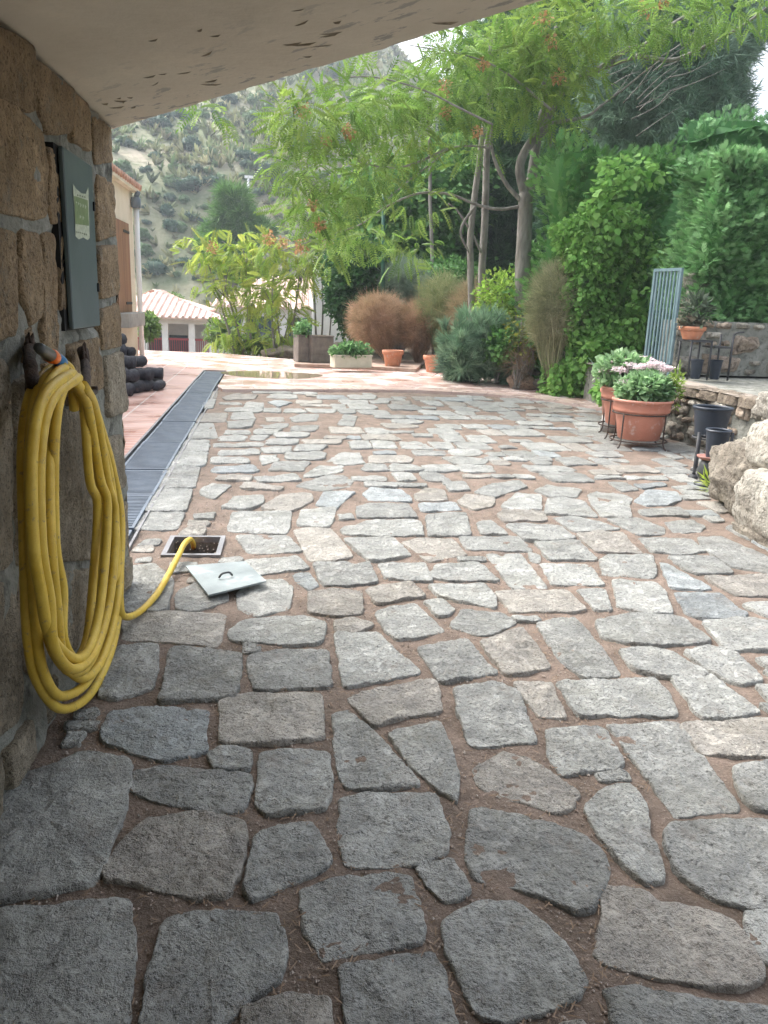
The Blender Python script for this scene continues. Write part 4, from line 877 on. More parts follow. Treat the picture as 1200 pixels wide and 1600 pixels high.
hedge('conifer_hedge', 'tall clipped soft green conifer hedge above the rubble wall, at the right', hx0+.42, hx0+4.2, 11.3, 12.6, 1.42, 3.72, 13000, SPRAY, .17, ((.15, .33, .12), (.31, .50, .24)), .34, 3, (1, .5, .6, .1))
hedge('conifer_hedge', 'taller darker rear part of the conifer hedge behind the ivy', at(872, 300, 14.6)[0], at(1090, 300, 14.6)[0]+2.6, 14.6, 16, .1, 4.15, 8000, SPRAY, .2, ((.13, .31, .09), (.25, .44, .14)), .3, 5, (1, .6, .4, .1))
hedge('conifer_hedge', 'upper back row of the conifer hedge against the sky at far right', at(1090, 200, 13)[0], at(1090, 200, 13)[0]+5, 13, 14, .7, 4.5, 6000, SPRAY, .15, ((.11, .26, .10), (.22, .40, .18)), .22, 8, (1, .8, .5, .1))
iv = hedge('ivy', 'bright green ivy curtain spilling down the dark hedge beside the grey gate', at(905, 400, 13.6)[0], at(1012, 400, 13.6)[0], 13.6, 14.3, -.05, 3.0, 10500, BROAD, .085, IVY, .34, 11, (1, .3, .6, .6), cat='ivy')
parts = []
for px, py, rx, ry, n in [(950, 330, 42, 60, 300), (985, 270, 60, 26, 200), (1040, 400, 22, 26, 120), (960, 590, 26, 26, 160), (930, 560, 30, 40, 200), (1000, 500, 25, 60, 200), (955, 612, 24, 18, -300), (975, 590, 20, 18, -200)]:
    c, rr = ell(px, py, rx, ry, 13.35 if n > 0 else 11, .3); parts.append(clump(BROAD, c, rr, abs(n), .11, IVY, rv, .5, .6))
V, F, T = join(parts); link_mesh('trailing_leaves', V, F, M['leaf'], iv, T)

# ================================================================== GARDEN BED, SHRUBS
bed = [(3.3, 19.0), (4.45, 16.7), (6.35, 15.35), (7.6, 14.7), (7.6, 12.3), (14, 12.3), (14, 30), (1.6, 30), (.9, 21.6)]
mb = MB(); mb.prism(bed[::-1][::-1], -.3, .07); tag(mb.obj('garden_bed', M['earth']), kind='structure')
def shrub(name, label, px, py, rx, ry, Y, tp, n, size, pa, shell=.35, droop=0., cat='shrub', group=None, cr=.0, base=None, stems=7, z0=.05, seed=0, m=None, fan=False, dp=None):
    c, rr = ell(px, py, rx, ry, Y, dp); b = np.array([c[0], Y, z0]) if base is None else np.array(base)
    r = np.random.default_rng(seed+100)
    parts = [clump(tp, c, rr, n, size, pa, r, shell, droop, 1., bottom=-.95)]
    if cr: parts.append(core(c, rr, pa[0], seed, cr, 10))
    if fan: # thin stems all the way from the base to the outside
        K = fan; d = r.normal(size=(K, 3)); d /= np.linalg.norm(d, axis=1)[:, None]; d[:, 2] = np.abs(d[:, 2])*1.2-.3; e = c+d*rr*r.uniform(.5, 1.02, (K, 1)); D = e-b; L_ = np.linalg.norm(D, axis=1)
        tv = np.array([(0, .0035, 0), (0, -.0035, 0), (.5, -.004, .06), (.5, .004, .06), (1, -.002, 0), (1, .002, 0)]); tf = np.array([[0, 1, 2, 3], [3, 2, 4, 5]])
        parts.append(scatter((tv, tf), np.repeat(b[None], K, 0)+r.normal(0, .03, (K, 3))*[1, 1, 0], D, L_, pal(K, pa[0], pa[1], r), r))
    mb = MB()
    for k in range(stems):
        e = c+rr*r.uniform(-.5, .5, 3); mid = (b+e)/2+r.normal(0, .05, 3); mb.tube(smooth_path([b+r.normal(0, .03, 3)*[1, 1, 0], mid, e], 3), [.014*(1-.7*i/6) for i in range(7)], 5)
    return plant(name, label, cat, b, parts, mb if stems else None, m, group=group)
shrub('dry_bush', 'round brown dried bush above the left clay pot', 591, 503, 46, 42, 20.2, FINE, 2600, .22, ((.40, .25, .16), (.58, .40, .28)), .5, cr=.6, base=(*at(606, 540, 20.2)[:2], .05), fan=500, seed=1, dp=.7)
shrub('dry_bush', 'second brown dried bush, between the two clay pots', 657, 510, 40, 38, 20., FINE, 1800, .22, ((.32, .20, .13), (.48, .32, .22)), .5, cr=.5, fan=450, seed=2, dp=.7)
shrub('dry_bush', 'half green half brown wispy bush right of the brown ones', 695, 475, 44, 44, 19.5, FINE, 1100, .24, ((.22, .28, .13), (.38, .36, .2)), .5, fan=400, seed=3, dp=.7)
shrub('dry_bush', 'narrow upright brown bush behind the lavender', 735, 480, 32, 38, 18.5, FINE, 700, .24, ((.3, .22, .14), (.44, .34, .22)), .5, fan=300, seed=4, dp=.6)
shrub('dry_bush', 'tall oval straw brown bush in front of the hedge, right of the main trunk', 873, 482, 46, 68, 14.2, FINE, 3200, .2, ((.30, .30, .17), (.48, .44, .28)), .5, fan=1400, cr=.45, seed=5, dp=.6)
parts = []; LV = ((.17, .29, .19), (.33, .46, .31))
for px, py, rx, ry, n_ in [(725, 560, 30, 28, 600), (760, 545, 36, 40, 900), (795, 560, 30, 34, 600), (750, 510, 30, 26, 380), (775, 580, 34, 20, 420), (715, 530, 22, 24, 260), (805, 530, 18, 26, 220)]:
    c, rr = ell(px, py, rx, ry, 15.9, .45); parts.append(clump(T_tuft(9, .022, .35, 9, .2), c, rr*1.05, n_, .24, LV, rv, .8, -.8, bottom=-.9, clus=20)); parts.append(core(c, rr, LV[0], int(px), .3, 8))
b_ = at(760, 600, 15.9); b_[2] = 0; plant('lavender', 'big sprawling grey green lavender bush overhanging the tiles', 'bush', b_, parts, None)
shrub('lavender', 'lower front tuft of lavender at the tile edge', 722, 570, 36, 26, 16.2, TUFT, 700, .24, ((.12, .20, .14), (.22, .32, .23)), .6, -.5, cr=.3, seed=16, cat='bush', z0=.0, dp=.5)
shrub('yellow_shrub', 'bright yellow green leafy shrub between the slim trunks and main tree', 785, 470, 48, 48, 16.6, LEAF, 1500, .10, ((.24, .42, .07), (.4, .54, .12)), .45, .2, seed=7, m=M['leaf'], dp=.7)
shrub('leggy_shrub', 'leggy shrub with yellowing leaves and bare lower stems at the bed edge', 825, 520, 38, 50, 14.9, LEAF, 420, .075, ((.10, .17, .03), (.34, .34, .06)), .5, .3, seed=8, stems=26, dp=.5, m=M['leaf'])
shrub('leggy_shrub', 'tangle of bare brown stems under the yellowing leaves', 812, 560, 26, 30, 14.7, FINE, 120, .2, ((.12, .08, .05), (.22, .16, .1)), .5, seed=9, stems=30, dp=.4)
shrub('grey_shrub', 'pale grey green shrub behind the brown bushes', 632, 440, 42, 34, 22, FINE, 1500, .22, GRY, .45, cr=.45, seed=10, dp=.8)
shrub('small_shrub', 'small low grey shrub on the kerb stones before the ivy', 905, 580, 24, 18, 14.3, TUFT, 420, .12, ((.08, .12, .08), (.16, .2, .14)), .5, -.4, seed=11, dp=.3)
for k, (px, py, rx, ry, Y, lb) in enumerate([(705, 435, 60, 34, 22, 'dark leafy shrub under the slim trunks'), (860, 430, 60, 60, 16.5, 'dark green shrub against the hedge behind the straw brown bush'), (780, 540, 30, 30, 15.6, 'green undergrowth between the lavender and the leggy shrub')]):
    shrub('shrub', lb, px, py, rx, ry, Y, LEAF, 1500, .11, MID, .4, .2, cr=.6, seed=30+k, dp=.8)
# ------------------------------------------------------------------ young yellow-green trees left of centre, beyond the terrace
def T_wide():
    v, f = T_comp(7); v = v.copy(); k = np.arange(len(v)) % 4; v[:-4, 0] += np.where(k[:-4] == 1, .05, np.where(k[:-4] == 3, -.03, 0)); return v*[1, 1.15, 1], f
WIDE = T_wide()
def young(label, px0, Y, cl, seed, pa=YEL):
    mb = MB(); parts = []; r = np.random.default_rng(seed); b = at(px0, 560, Y); b[2] = -.6
    for px, py, rx, ry, n in cl:
        c, rr = ell(px, py, rx, ry, Y, 1.0); parts.append(clump(WIDE, c, rr, int(n*1.5), .38, pa, r, .6, .35, .7))
        mb.tube(smooth_path([b+r.normal(0, .1, 3), (b*.5+c*.5)+r.normal(0, .12, 3), c], 4), [.045*(1-.8*i/8) for i in range(9)], 6)
        for q in range(4):
            e = c+rr*r.uniform(-.8, .8, 3); mb.tube([c-[0, 0, rr[2]*.5], (c+e)/2, e], [.015, .01, .004], 5)
    c, rr = ell(cl[0][0]+12, cl[0][1]-8, 10, 10, Y-1); parts.append(clump(LEAF, c, rr, 60, .08, ORA, r, .6, .4))
    plant('young_tree', label, 'tree', b, parts, mb, M['leaf'], cn='crown', sn='trunk', group='young yellow green trees beyond the terrace')
young('leftmost bright yellow green young tree, feathery leaves in front of the tiled roof', 380, 24.5, [(320, 395, 48, 30, 60), (385, 400, 50, 36, 80), (350, 445, 50, 36, 60), (395, 470, 40, 46, 70), (360, 520, 40, 28, 40)], 41)
young('middle young tree with rusty bunches, beside the grey square planters', 440, 23.5, [(430, 385, 40, 36, 60), (470, 420, 36, 36, 60), (425, 455, 46, 40, 60), (455, 490, 34, 36, 30), (430, 530, 40, 22, 50)], 42)
young('right hand young tree reaching up to the main crown', 500, 24.5, [(500, 385, 40, 40, 60), (480, 330, 46, 30, 50), (520, 440, 22, 40, 20)], 43, ((.16, .28, .05), (.3, .4, .08)))
# ------------------------------------------------------------------ planters and small pots at the far edge
kb = [G(460, 574, .03)[:2], G(560, 577, .03)[:2], G(650, 582, .03)[:2], G(655, 570, .03)[:2]+[.2, .3], G(460, 566, .03)[:2]+[0, .5]]
mb = MB(); mb.prism([tuple(p) for p in kb], -.05, .11); M['step'] = mat('old_step', (.30, .2, .15), (.42, .32, .26), 5, .8, .5, 30); o = mb.obj('stone_step', M['step']); tag(o, 'low worn stone step carrying the planters at the terrace edge', 'step')
def planter(label, px0, px1, ybot, h, d, m, Z, leafpa, n, size, sh, tp=LEAF, rim=.02):
    a, b = G(px0, ybot, Z), G(px1, ybot, Z); wd = b[0]-a[0]; ang = math.atan2(b[1]-a[1], b[0]-a[0]); wd = math.hypot(b[0]-a[0], b[1]-a[1])
    t = empty('planter', (*a[:2], Z), label, 'planter', rz=ang); mb = MB()
    mb.box(0, wd, 0, d, 0, h-.03, .012); mb.box(-.008, wd+.008, -.008, .022, h-.03, h); mb.box(-.008, wd+.008, d-.022, d+.008, h-.03, h); mb.box(-.008, .022, .022, d-.022, h-.03, h); mb.box(wd-.022, wd+.008, .022, d-.022, h-.03, h)
    mb.obj('box', m, t, world=False)
    mb = MB(); mb.box(.022, wd-.022, .022, d-.022, h-.03, h-.012); mb.obj('soil', M['earth'], t, world=False)
    if n:
        r = np.random.default_rng(int(px0)); V, F, T = clump(tp, (wd/2, d/2, h+sh*.3), (wd*.58, d*.6, sh), n, size, leafpa, r, .6, 0., bottom=-.35); 
        link_mesh('plant', V, F, M['leaf'], t, T, world=False)
    return t
LG = ((.10, .24, .08), (.22, .38, .16))
planter('square dark stone planter with a small pale green herb', 466, 486, 566, .62, .34, M['planter'], .11, LG, 420, .09, .26)
planter('wider square dark stone planter, empty, in the middle of the row', 487, 521, 567, .62, .45, M['planter'], .11, LG, 0, .1, .1)
planter('long low cream planter trough filled with green leaves', 523, 581, 575, .28, .3, M['troughc'], .11, LG, 900, .09, .2)
def pot(name, label, c, rt_, rb, h, m, cat='pot', group=None, rim=.05, filln=True, lipr=.02, soil=M['earth']):
    t = empty(name, c, label, cat, group); mb = MB(); x, y, z = c
    mb.lathe([(0, .0), (rb*.97, 0), (rb, .01), (rt_*.95, h-rim-.01), (rt_*.96, h-rim), (rt_*.985+lipr*.4, h-rim+.004), (rt_+lipr, h-rim+.012), (rt_+lipr, h-.008), (rt_+lipr*.7, h), (rt_-.012, h), (rt_-.02, h-.012), (rt_*.93, h-rim), (rt_*.92, h-rim-.02)], c, 40)
    mb.obj('pot_body', m, t, True)
    if filln: mb = MB(); mb.lathe([(0, h-rim), (rt_*.94, h-rim-.004)], c, 28); mb.obj('soil', soil, t, True)  # in the empty black pots a near-black disc paints the shaded hollow
    return t
c = G(613, 576, .05); pot('clay_pot', 'orange clay pot at the left under the round brown bush', (*c[:2], .05), .23, .16, .42, M['terra2'], group='clay pots at the bed edge', rim=.1)
c = G(678, 580, .05); pot('clay_pot', 'orange clay pot sunk at the bed edge beside the lavender', (*c[:2], .02), .24, .17, .38, M['terra2'], group='clay pots at the bed edge', rim=.1)
# kerb stones of the bed
def boulder(label, pts, seed, m=None, am=.16, name='boulder', n=18, tint=(1, 1, 1), cat='boulder', fl=2.6, group=None):
    c, rr = pts; t = MB(); t.t = tint; lump(t, (0, 0, 0), rr, n, seed, am, 3., fl); o = t.obj(name, m or M['palestone'], None, True, tint=True); o.location = tuple(c); return tag(o, label, cat, group)
def bl(px, py, rx, ry, Y, dy=None):
    c, rr = ell(px, py, rx, ry, Y, dy); return c, rr
boulder('reddish kerb boulder beside the lavender', bl(815, 598, 22, 13, 14.9, .25), 3, tint=(.8, .62, .52), name='kerb_stone', cat='kerb stone')
boulder('long flat grey kerb stone below the small shrub', bl(885, 600, 54, 12, 14.75, .22), 4, tint=(.5, .48, .46), name='kerb_stone', cat='kerb stone', am=.1, fl=4)
boulder('pale broken stone below the dry bush', bl(835, 585, 14, 8, 15.2, .2), 5, tint=(.9, .85, .8), name='kerb_stone', cat='kerb stone')
boulder('brown stone at the right end of the kerb by the ivy foot', bl(955, 612, 22, 12, 14, .25), 6, tint=(.6, .5, .42), name='kerb_stone', cat='kerb stone')
for k, (px, py, s) in enumerate([(452, 550, 15), (425, 553, 12), (532, 545, 13)]):
    c, rr = ell(px, py, s*1.4, s*.7, 23.2, .4); boulder(['rock on the slope edge left of the planters', 'smaller rock at the end of the tiles whitened with wet glare', 'rock behind the cream trough'][k], (c, rr), 20+k, tint=(.7, .65, .6))

# ================================================================== RIGHT SIDE: LEDGE, WALLS, GATE
LZ = .66
def setY(px, py, z): return G(px, py, z)
l1 = at(1067, 604, 9.3); l2 = at(1180, 622, 8.); l1 = np.array([l1[0], 9.3, 0]); l2 = np.array([l2[0], 8., 0]); dv = (l2-l1)/np.linalg.norm(l2-l1)
l0 = l1-dv*.0; l3 = l2+dv*1.2
t = empty('ledge_wall', l1, 'low rubble ledge with a flat stone top behind the flower pots', 'wall')
r3 = np.random.default_rng(17)
def tpale(r): v = r.uniform(.8, 1.25); k = r.random(); return (v*1.02, v*.9, v*.82) if k < .35 else (v*.95, v*.95, v*.93)
def rubble_face(fr, L, H, r, par, s=.26, g=.03, rel=1., m=None, name='rubble_stones', base=-.05):
    pl = fill([], 0, L, 0.01, H, lambda y: s*1.35, lambda y: s*.8, lambda y: g, lambda q: (q[:, 0] > -.05).all() and (q[:, 0] < L+.05).all() and (q[:, 1] < H+.03).all(), r)
    pl += fill(pl, 0, L, 0.01, H, lambda y: s*.6, lambda y: s*.4, lambda y: g, lambda q: (q[:, 0] > -.05).all() and (q[:, 0] < L+.05).all() and (q[:, 1] < H+.03).all(), r)
    mb = MB()
    for p in pl: stone(mb, p, fr, r, base, r.uniform(.01, .05)*rel, wob=.02, step=.035, bev=.03*rel, rough=.02*rel, dome=.02*rel, tilt=.03, tintf=tpale)
    return mb.obj(name, m or M['palestone'], par, True, tint=True)
nf = np.array([dv[1], -dv[0], 0])
if nf[1] > 0: nf = -nf
rubble_face((l0, dv, np.array([0, 0, 1.]), nf), np.linalg.norm(l3-l0), LZ-.06, r3, t)
# left return of the ledge
rubble_face((l1+np.array([.25, 2.9, 0]), (l1-(l1+np.array([.25, 2.9, 0])))/np.linalg.norm([.25, 2.9]), np.array([0, 0, 1.]), np.array([-1., .05, 0])), 2.9, LZ-.06, r3, t)
corners = [l1[:2]+nf[:2]*.03, l3[:2]+nf[:2]*.03, np.array([12, l3[1]]), np.array([12, 13.4]), np.array([l1[0]+.25, 13.4])]
mb = MB(); mb.prism([tuple(p-nf[:2]*.05) for p in corners], -.1, LZ-.03); mb.obj('fill', M['mortar'], t)
gx = np.linspace(0, 1, 60); A0, A1, A2, A3 = corners[0]+nf[:2]*.03, corners[1]+nf[:2]*.03, corners[2], np.array([l1[0]+.2, 13.4])
U, W_ = np.meshgrid(gx, gx); PXY = (A0[None, None]*(1-U[..., None])+A1[None, None]*U[..., None])*(1-W_[..., None])+(A3[None, None]*(1-U[..., None])+np.array([A1[0]+.4, 13.4])[None, None]*U[..., None])*W_[..., None]
Z = LZ+nfield(PXY[..., 0], PXY[..., 1], 5, .015, 3); i = np.arange(3600).reshape(60, 60)
link_mesh('cap', np.concatenate([PXY, Z[..., None]], 2).reshape(-1, 3), np.stack([i[:-1, :-1].ravel(), i[:-1, 1:].ravel(), i[1:, 1:].ravel(), i[1:, :-1].ravel()], 1), mat('ledge_top', (.24, .20, .16), (.36, .31, .26), 3, .85, .8, 18, c3=(.12, .1, .08), s3=14, w3=.4), t, smooth=True)
mb = MB()
for k in range(6):
    a = l0+dv*(.02+k*.36)+nf*.06; b = a+dv*.33; q = [a-nf*.0, b, b-nf*.32, a-nf*.32]
    stone(mb, [tuple(p[:2]) for p in q], (np.array([0, 0, LZ-.05]), np.array([1., 0, 0]), np.array([0, 1., 0]), np.array([0, 0, 1.])), r3, -.05, .06, wob=.02, step=.04, bev=.02, rough=.012, tintf=lambda r: (.62, .56, .5))
mb.obj('cap_stones', M['palestone'], t, True, tint=True)
# upper rubble wall
YU = 11.15; ux0 = at(1098, 560, YU)[0]
t = empty('rubble_wall', (ux0+1, YU, LZ), 'pinkish white rubble wall under the clipped hedge', 'wall')
UF = (np.array([ux0-.42, YU, LZ]), np.array([1., 0, 0]), np.array([0, 0, 1.]), np.array([0, -1., 0]))
rubble_face(UF, 4.2, .78, r3, t, .36, .05, 1.7)
mb = MB(); mb.box(ux0-.42, ux0+4, YU+.004, YU+.5, LZ, LZ+.76); mb.obj('core', M['mortar'], t)
# pale render pillar by the gate
gx1 = at(1062, 500, 11.75)[0]
t = empty('gate_pillar', (gx1+.13, 11.8, LZ), 'pale pinkish stone gate pillar at the right of the grey gate', 'pillar'); mb = MB()
for k in range(6): 
    mb.t = tpale(r3); lump(mb, (gx1+.2, 11.85, LZ+.12+k*.24), (.19, .2, .13), 10, 60+k, .22, 3., 4)
mb.obj('pillar_stones', M['palestone'], t, True, tint=True); mb = MB(); mb.box(gx1+.06, gx1+.33, 11.75, 12, LZ, LZ+1.4); mb.obj('core', M['mortar'], t)
# gate, half open
ga, gb = at(1014, 500, 11.5), at(1057, 500, 10.95); ga[2] = gb[2] = LZ; gd = gb-ga; gL = np.linalg.norm(gd[:2])
t = empty('garden_gate', (*ga[:2], LZ), 'grey blue metal gate of upright bars standing between the ivy and the pillar', 'gate', rz=math.atan2(gd[1], gd[0]))
mb = MB(); mb.box(0, gL, -.02, .02, 1.42, 1.46); mb.box(0, gL, -.02, .02, .12, .16); mb.box(0, .04, -.02, .02, -.35, 1.42); mb.box(gL-.04, gL, -.02, .02, -.05, 1.42); mb.obj('gate_frame', M['gatemat'], t, world=False)
for k in range(7):
    x = .04+(gL-.08)*(k+.5)/7; mb = MB(); mb.box(x-.013, x+.013, -.01, .01, .16, 1.42); mb.obj('bar', M['gatemat'], t, world=False)
# mesh fence seen behind the trunk
fa = at(790, 440, 18.2); t = empty('wire_fence', (fa[0], 18.2, .07), 'pale wire garden fence behind the main trunk', 'fence')
w1 = at(905, 440, 18.2)[0]-fa[0]; zt = fa[2]-.07; 
for zz_ in (zt-.02, .3): mb = MB(); mb.box(0, w1, -.01, .01, zz_, zz_+.03); mb.obj('rail', M['frame'], t, world=False)
mb = MB()
for k in range(int(w1/.09)): mb.box(k*.09, k*.09+.008, -.004, .004, .05, zt+.08)
mb.obj('wire', M['frame'], t, world=False)
for x in (0.0, w1*.5, w1-.04): mb = MB(); mb.box(x, x+.045, -.022, .022, -.05, zt+.1); mb.obj('post', M['frame'], t, world=False)
# green post
P = path_px([(598, 520), (599, 380), (599, 292)], 21); mb = MB(); mb.tube(P, .045, 10); mb.lathe([(0, .05), (.05, .04), (.055, 0), (.05, -.02), (0, -.02)], P[-1], 12); o = mb.obj('fence_post', mat('green_paint', (.01, .08, .05), None, rough=.5), None, True); tag(o, 'thin dark green metal post among the leaves in the centre', 'post')

# ------------------------------------------------------------------ boulders and rough wall at the right edge
boulder('large weathered boulder with a dark stained face beside the black pots', bl(1164, 748, 35, 50, 5.85, .34), 31, am=.24, n=44, tint=(.66, .64, .6), fl=2.8)
boulder('mossy small boulder at the foot of the rough wall', bl(1176, 828, 15, 12, 5.2, .12), 35, am=.3, tint=(.9, .82, .7))
t = empty('rough_wall', at(1215, 850, 5.0)*[1, 1, 0], 'rough wall of big pale rounded blocks at the right edge of the photo', 'wall'); 
for k, (px, py, rx, ry, Y, s) in enumerate([(1212, 790, 34, 46, 5.0, 1), (1236, 700, 38, 36, 5.2, 2), (1230, 862, 34, 24, 4.9, 4), (1320, 750, 54, 100, 5, 3), (1198, 846, 16, 15, 4.95, 6), (1242, 640, 28, 22, 5.4, 7)]):
    c, rr = ell(px, py, rx, ry, Y, .35); mb = MB(); mb.t = [(1., 1.03, 1.03), (.95, .97, .96), (.9, .92, .92), (1, 1., .98), (.7, .69, .66), (.86, .88, .88)][k]; lump(mb, c, rr, 40, 40+s, .15, 2.4, 4.5); mb.obj('block', M['palestone'], t, True, tint=True)
for k, (x, y, z, a, b, c_) in enumerate([(4.55, 4.9, .35, .34, .36, .42), (5.2, 4.95, .4, .4, .38, .46), (5.95, 4.9, .33, .42, .36, .4), (6.7, 4.95, .4, .42, .36, .46), (4.35, 5.0, .95, .3, .3, .24), (5.0, 4.95, 1.02, .38, .32, .22), (5.8, 4.95, .95, .42, .32, .26), (6.6, 4.9, 1.04, .4, .3, .22)]):
    mb = MB(); mb.t = tpale(r3); lump(mb, (x, y, z), (a, b, c_), 20, 70+k, .15, 2.4, 4.5); mb.obj('block', M['palestone'], t, True, tint=True)
# ------------------------------------------------------------------ big terracotta pots on iron stands, with flowers
def iron_stand(label, c, r, h, ringz, n=4, legtop=None):
    t = empty('pot_stand', c, label, 'pot stand', 'iron pot stands'); mb = MB()
    for z in ringz:
        a = np.linspace(0, 2*math.pi, 33); mb.tube([(c[0]+r*math.cos(q), c[1]+r*math.sin(q), z) for q in a], .009, 6, cap=False)
    mb.obj('ring', M['rust'], t, True)
    for k in range(n):
        a = 2*math.pi*(k+.35)/n; x, y = c[0]+(r+.008)*math.cos(a), c[1]+(r+.008)*math.sin(a)
        mb = MB(); mb.tube(smooth_path([(x, y, legtop or ringz[0]+.02), (x, y, .12), (x+.02*math.cos(a), y+.02*math.sin(a), .03), (x+.05*math.cos(a), y+.05*math.sin(a), .006)], 3), .009, 6); mb.obj('leg', M['rust'], t, True)
    return t
def big_pot(label, c, label2, seed):
    t = empty('terracotta_pot', c, label, 'pot', 'terracotta pots on stands'); mb = MB(); x, y, z = c
    mb.lathe([(0, 0), (.22, 0), (.235, .012), (.287, .30), (.292, .31), (.312, .318), (.318, .34), (.322, .425), (.338, .43), (.342, .45), (.335, .462), (.315, .46), (.305, .44), (.30, .40)], c, 56); mb.obj('pot_body', M['terra'], t, True)
    mb = MB(); mb.lathe([(0, .405), (.302, .40)], c, 30); mb.obj('soil', M['earth'], t, True)
    iron_stand(label2, (x, y, 0), .30 if False else .318, z, (z+.30, z-.01), 4, z+.31)
    return t
pc = G(1010, 703, 0); pcx = np.array([pc[0], pc[1]+.25, .09])
big_pot('front terracotta coloured tub overflowing with pale green leaves and pink white flowers', tuple(pcx), 'rusty ring stand under the front terracotta tub', 1)
qc = np.array([at(972, 700, pcx[1]+.66)[0], pcx[1]+.66, .16]); big_pot('rear terracotta coloured tub half hidden behind the front one', tuple(qc), 'rusty ring stand under the rear terracotta tub', 2)
def flowers(label, c, rr, seed, nl, sp=True, fl=()):
    r = np.random.default_rng(seed); parts = [clump(BROAD, c, rr, nl, .085, ((.2, .36, .15), (.36, .52, .28)), r, .55, -.1, bottom=-.5), clump(THIN, c, np.array(rr)*[1, 1, .9], nl//3, .11, ((.22, .38, .2), (.4, .55, .34)), r, .6, -.5, bottom=-.4)]
    mb = MB()
    for k in range(14): e = np.array(c)+np.array(rr)*r.uniform(-.7, .7, 3); mb.tube([(c[0]+r.uniform(-.1, .1), c[1]+r.uniform(-.1, .1), c[2]-rr[2]*.9), e], [.007, .003], 5)
    t = plant('flowering_plant', label, 'flowers', (c[0], c[1], c[2]-rr[2]), parts, mb, M['leaf'], group='plants in the terracotta tubs')
    for (px, py, Y, s) in fl:
        p = at(px, py, Y); V, F, T = clump(T_leaf(.4, .1), p, (s*1.7, s*1.5, s*.45), 260, .03, ((1, 1, 1), (1, 1, 1)), r, .6, -.6); link_mesh('flower_head', V, F, M['flower'], t, T)
    return t
flowers('bushy pale green plant with pinkish white flower heads in the front tub', pcx+[.02, 0, .56], (.31, .27, .17), 51, 1500, fl=[(1003, 574, 8.95, .06), (1024, 570, 8.9, .06), (1042, 576, 9.1, .05), (978, 598, 8.85, .055)])
flowers('taller greyish plant with pale pink flower heads in the rear tub', qc+[-.10, 0, .64], (.34, .3, .22), 52, 900, fl=[(962, 566, 9.5, .065), (948, 580, 9.4, .06), (988, 560, 9.5, .06), (970, 578, 9.2, .06), (1008, 562, 9.5, .06), (985, 572, 9.2, .06)])
# yucca-like sword leaves and a yellow-green spike
r = np.random.default_rng(61); b = np.array([qc[0]+.05, qc[1]+.5, .35]); n = 34; D = r.normal(0, .6, (n, 3)); D[:, 2] = np.abs(D[:, 2])+.6; tv = np.array([(0, .03, 0), (0, -.03, 0), (.55, -.028, .03), (.55, .028, .03), (1, -.002, -.04), (1, .002, -.04)]); tf = np.array([[0, 1, 2, 3], [3, 2, 4, 5]])
V, F, T = scatter((tv, tf), np.repeat(b[None], n, 0)+[0, 0, .2], D, r.uniform(.3, .55, n), pal(n, (.22, .33, .28), (.34, .44, .38), r), r)
t = plant('agave', 'spiky silvery sword leaved plant behind the terracotta tubs', 'plant', (*b[:2], 0), [(V, F, T)], None, M['leafd'], cn='leaves')
mb = MB(); mb.lathe([(0, 0), (.14, 0), (.18, .28), (.2, .30), (.2, .34), (.17, .34), (.16, .3)], (b[0], b[1], .2), 24); mb.obj('pot_body', M['terra'], t, True)
mb = MB(); mb.lathe([(0, 0), (.15, 0), (.14, .2), (0, .2)], (b[0], b[1], 0), 20); mb.obj('stone_foot', M['concrete'], t, True)
c, rr = ell(1056, 605, 9, 36, 8.7, .09); r = np.random.default_rng(62); parts = [clump(THIN, c, rr, 260, .07, ((.20, .32, .05), (.34, .44, .10)), r, .7, -.5)]; mb = MB(); mb.tube([(c[0], c[1], .5), c+[0, 0, rr[2]]], .006, 5)
plant('leafy_spike', 'upright yellow green leafy stem at the right of the front tub', 'plant', (c[0], c[1], .5), parts, mb, M['leaf'])
# ------------------------------------------------------------------ black pots
s = at(1072, 748, 7.0); bc = at(1107, 690, 7.25); br_ = .178
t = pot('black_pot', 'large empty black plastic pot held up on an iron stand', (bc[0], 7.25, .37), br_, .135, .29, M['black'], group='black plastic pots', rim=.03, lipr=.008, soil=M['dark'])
t = empty('pot_stand', (bc[0], 7.25, 0), 'dark upright iron stand carrying the large black pot', 'pot stand', 'iron pot stands'); mb = MB()
a = np.linspace(0, 2*math.pi, 33); mb.tube([(bc[0]+.15*math.cos(q), 7.25+.15*math.sin(q), .36) for q in a], .01, 6, cap=False); mb.obj('ring', M['iron'], t, True)
for (x, y) in ((bc[0]-.185, 7.1), (bc[0]+.16, 7.12), (bc[0], 7.42)):
    mb = MB(); mb.tube([(x, y, .43), (x, y, .05), (x, y, .02)], [.016, .016, .018], 8); mb.lathe([(.0, .03), (.03, .028), (.05, .012), (.052, 0)], (x, y, 0), 14); mb.obj('leg', M['iron'], t, True)
mb = MB(); mb.tube([(bc[0]-.185, 7.1, .40), (bc[0]+.16, 7.12, .40)], .009, 6); mb.tube([(bc[0]-.185, 7.1, .40), (bc[0]-.1, 7.2, .36)], .008, 6); mb.obj('brace', M['iron'], t, True)
uc = at(1101, 765, 6.75); t = empty('urn', (uc[0], 6.75, 0), 'small dark grey urn with a reddish rim under the small black pot', 'urn'); mb = MB()
mb.lathe([(0, 0), (.10, 0), (.105, .018), (.06, .03), (.055, .045), (.085, .09), (.092, .14), (.075, .20), (.06, .235), (0, .235)], (uc[0], 6.75, 0), 28); mb.obj('urn_body', M['dgrey'], t, True)
mb = MB(); mb.lathe([(0, .237), (.07, .237), (.105, .26), (.108, .272), (.09, .272), (.06, .25), (0, .25)], (uc[0], 6.75, 0), 28); mb.obj('urn_rim', mat('dusty_red', (.30, .12, .09), (.36, .2, .17), 10, .7), t, True)
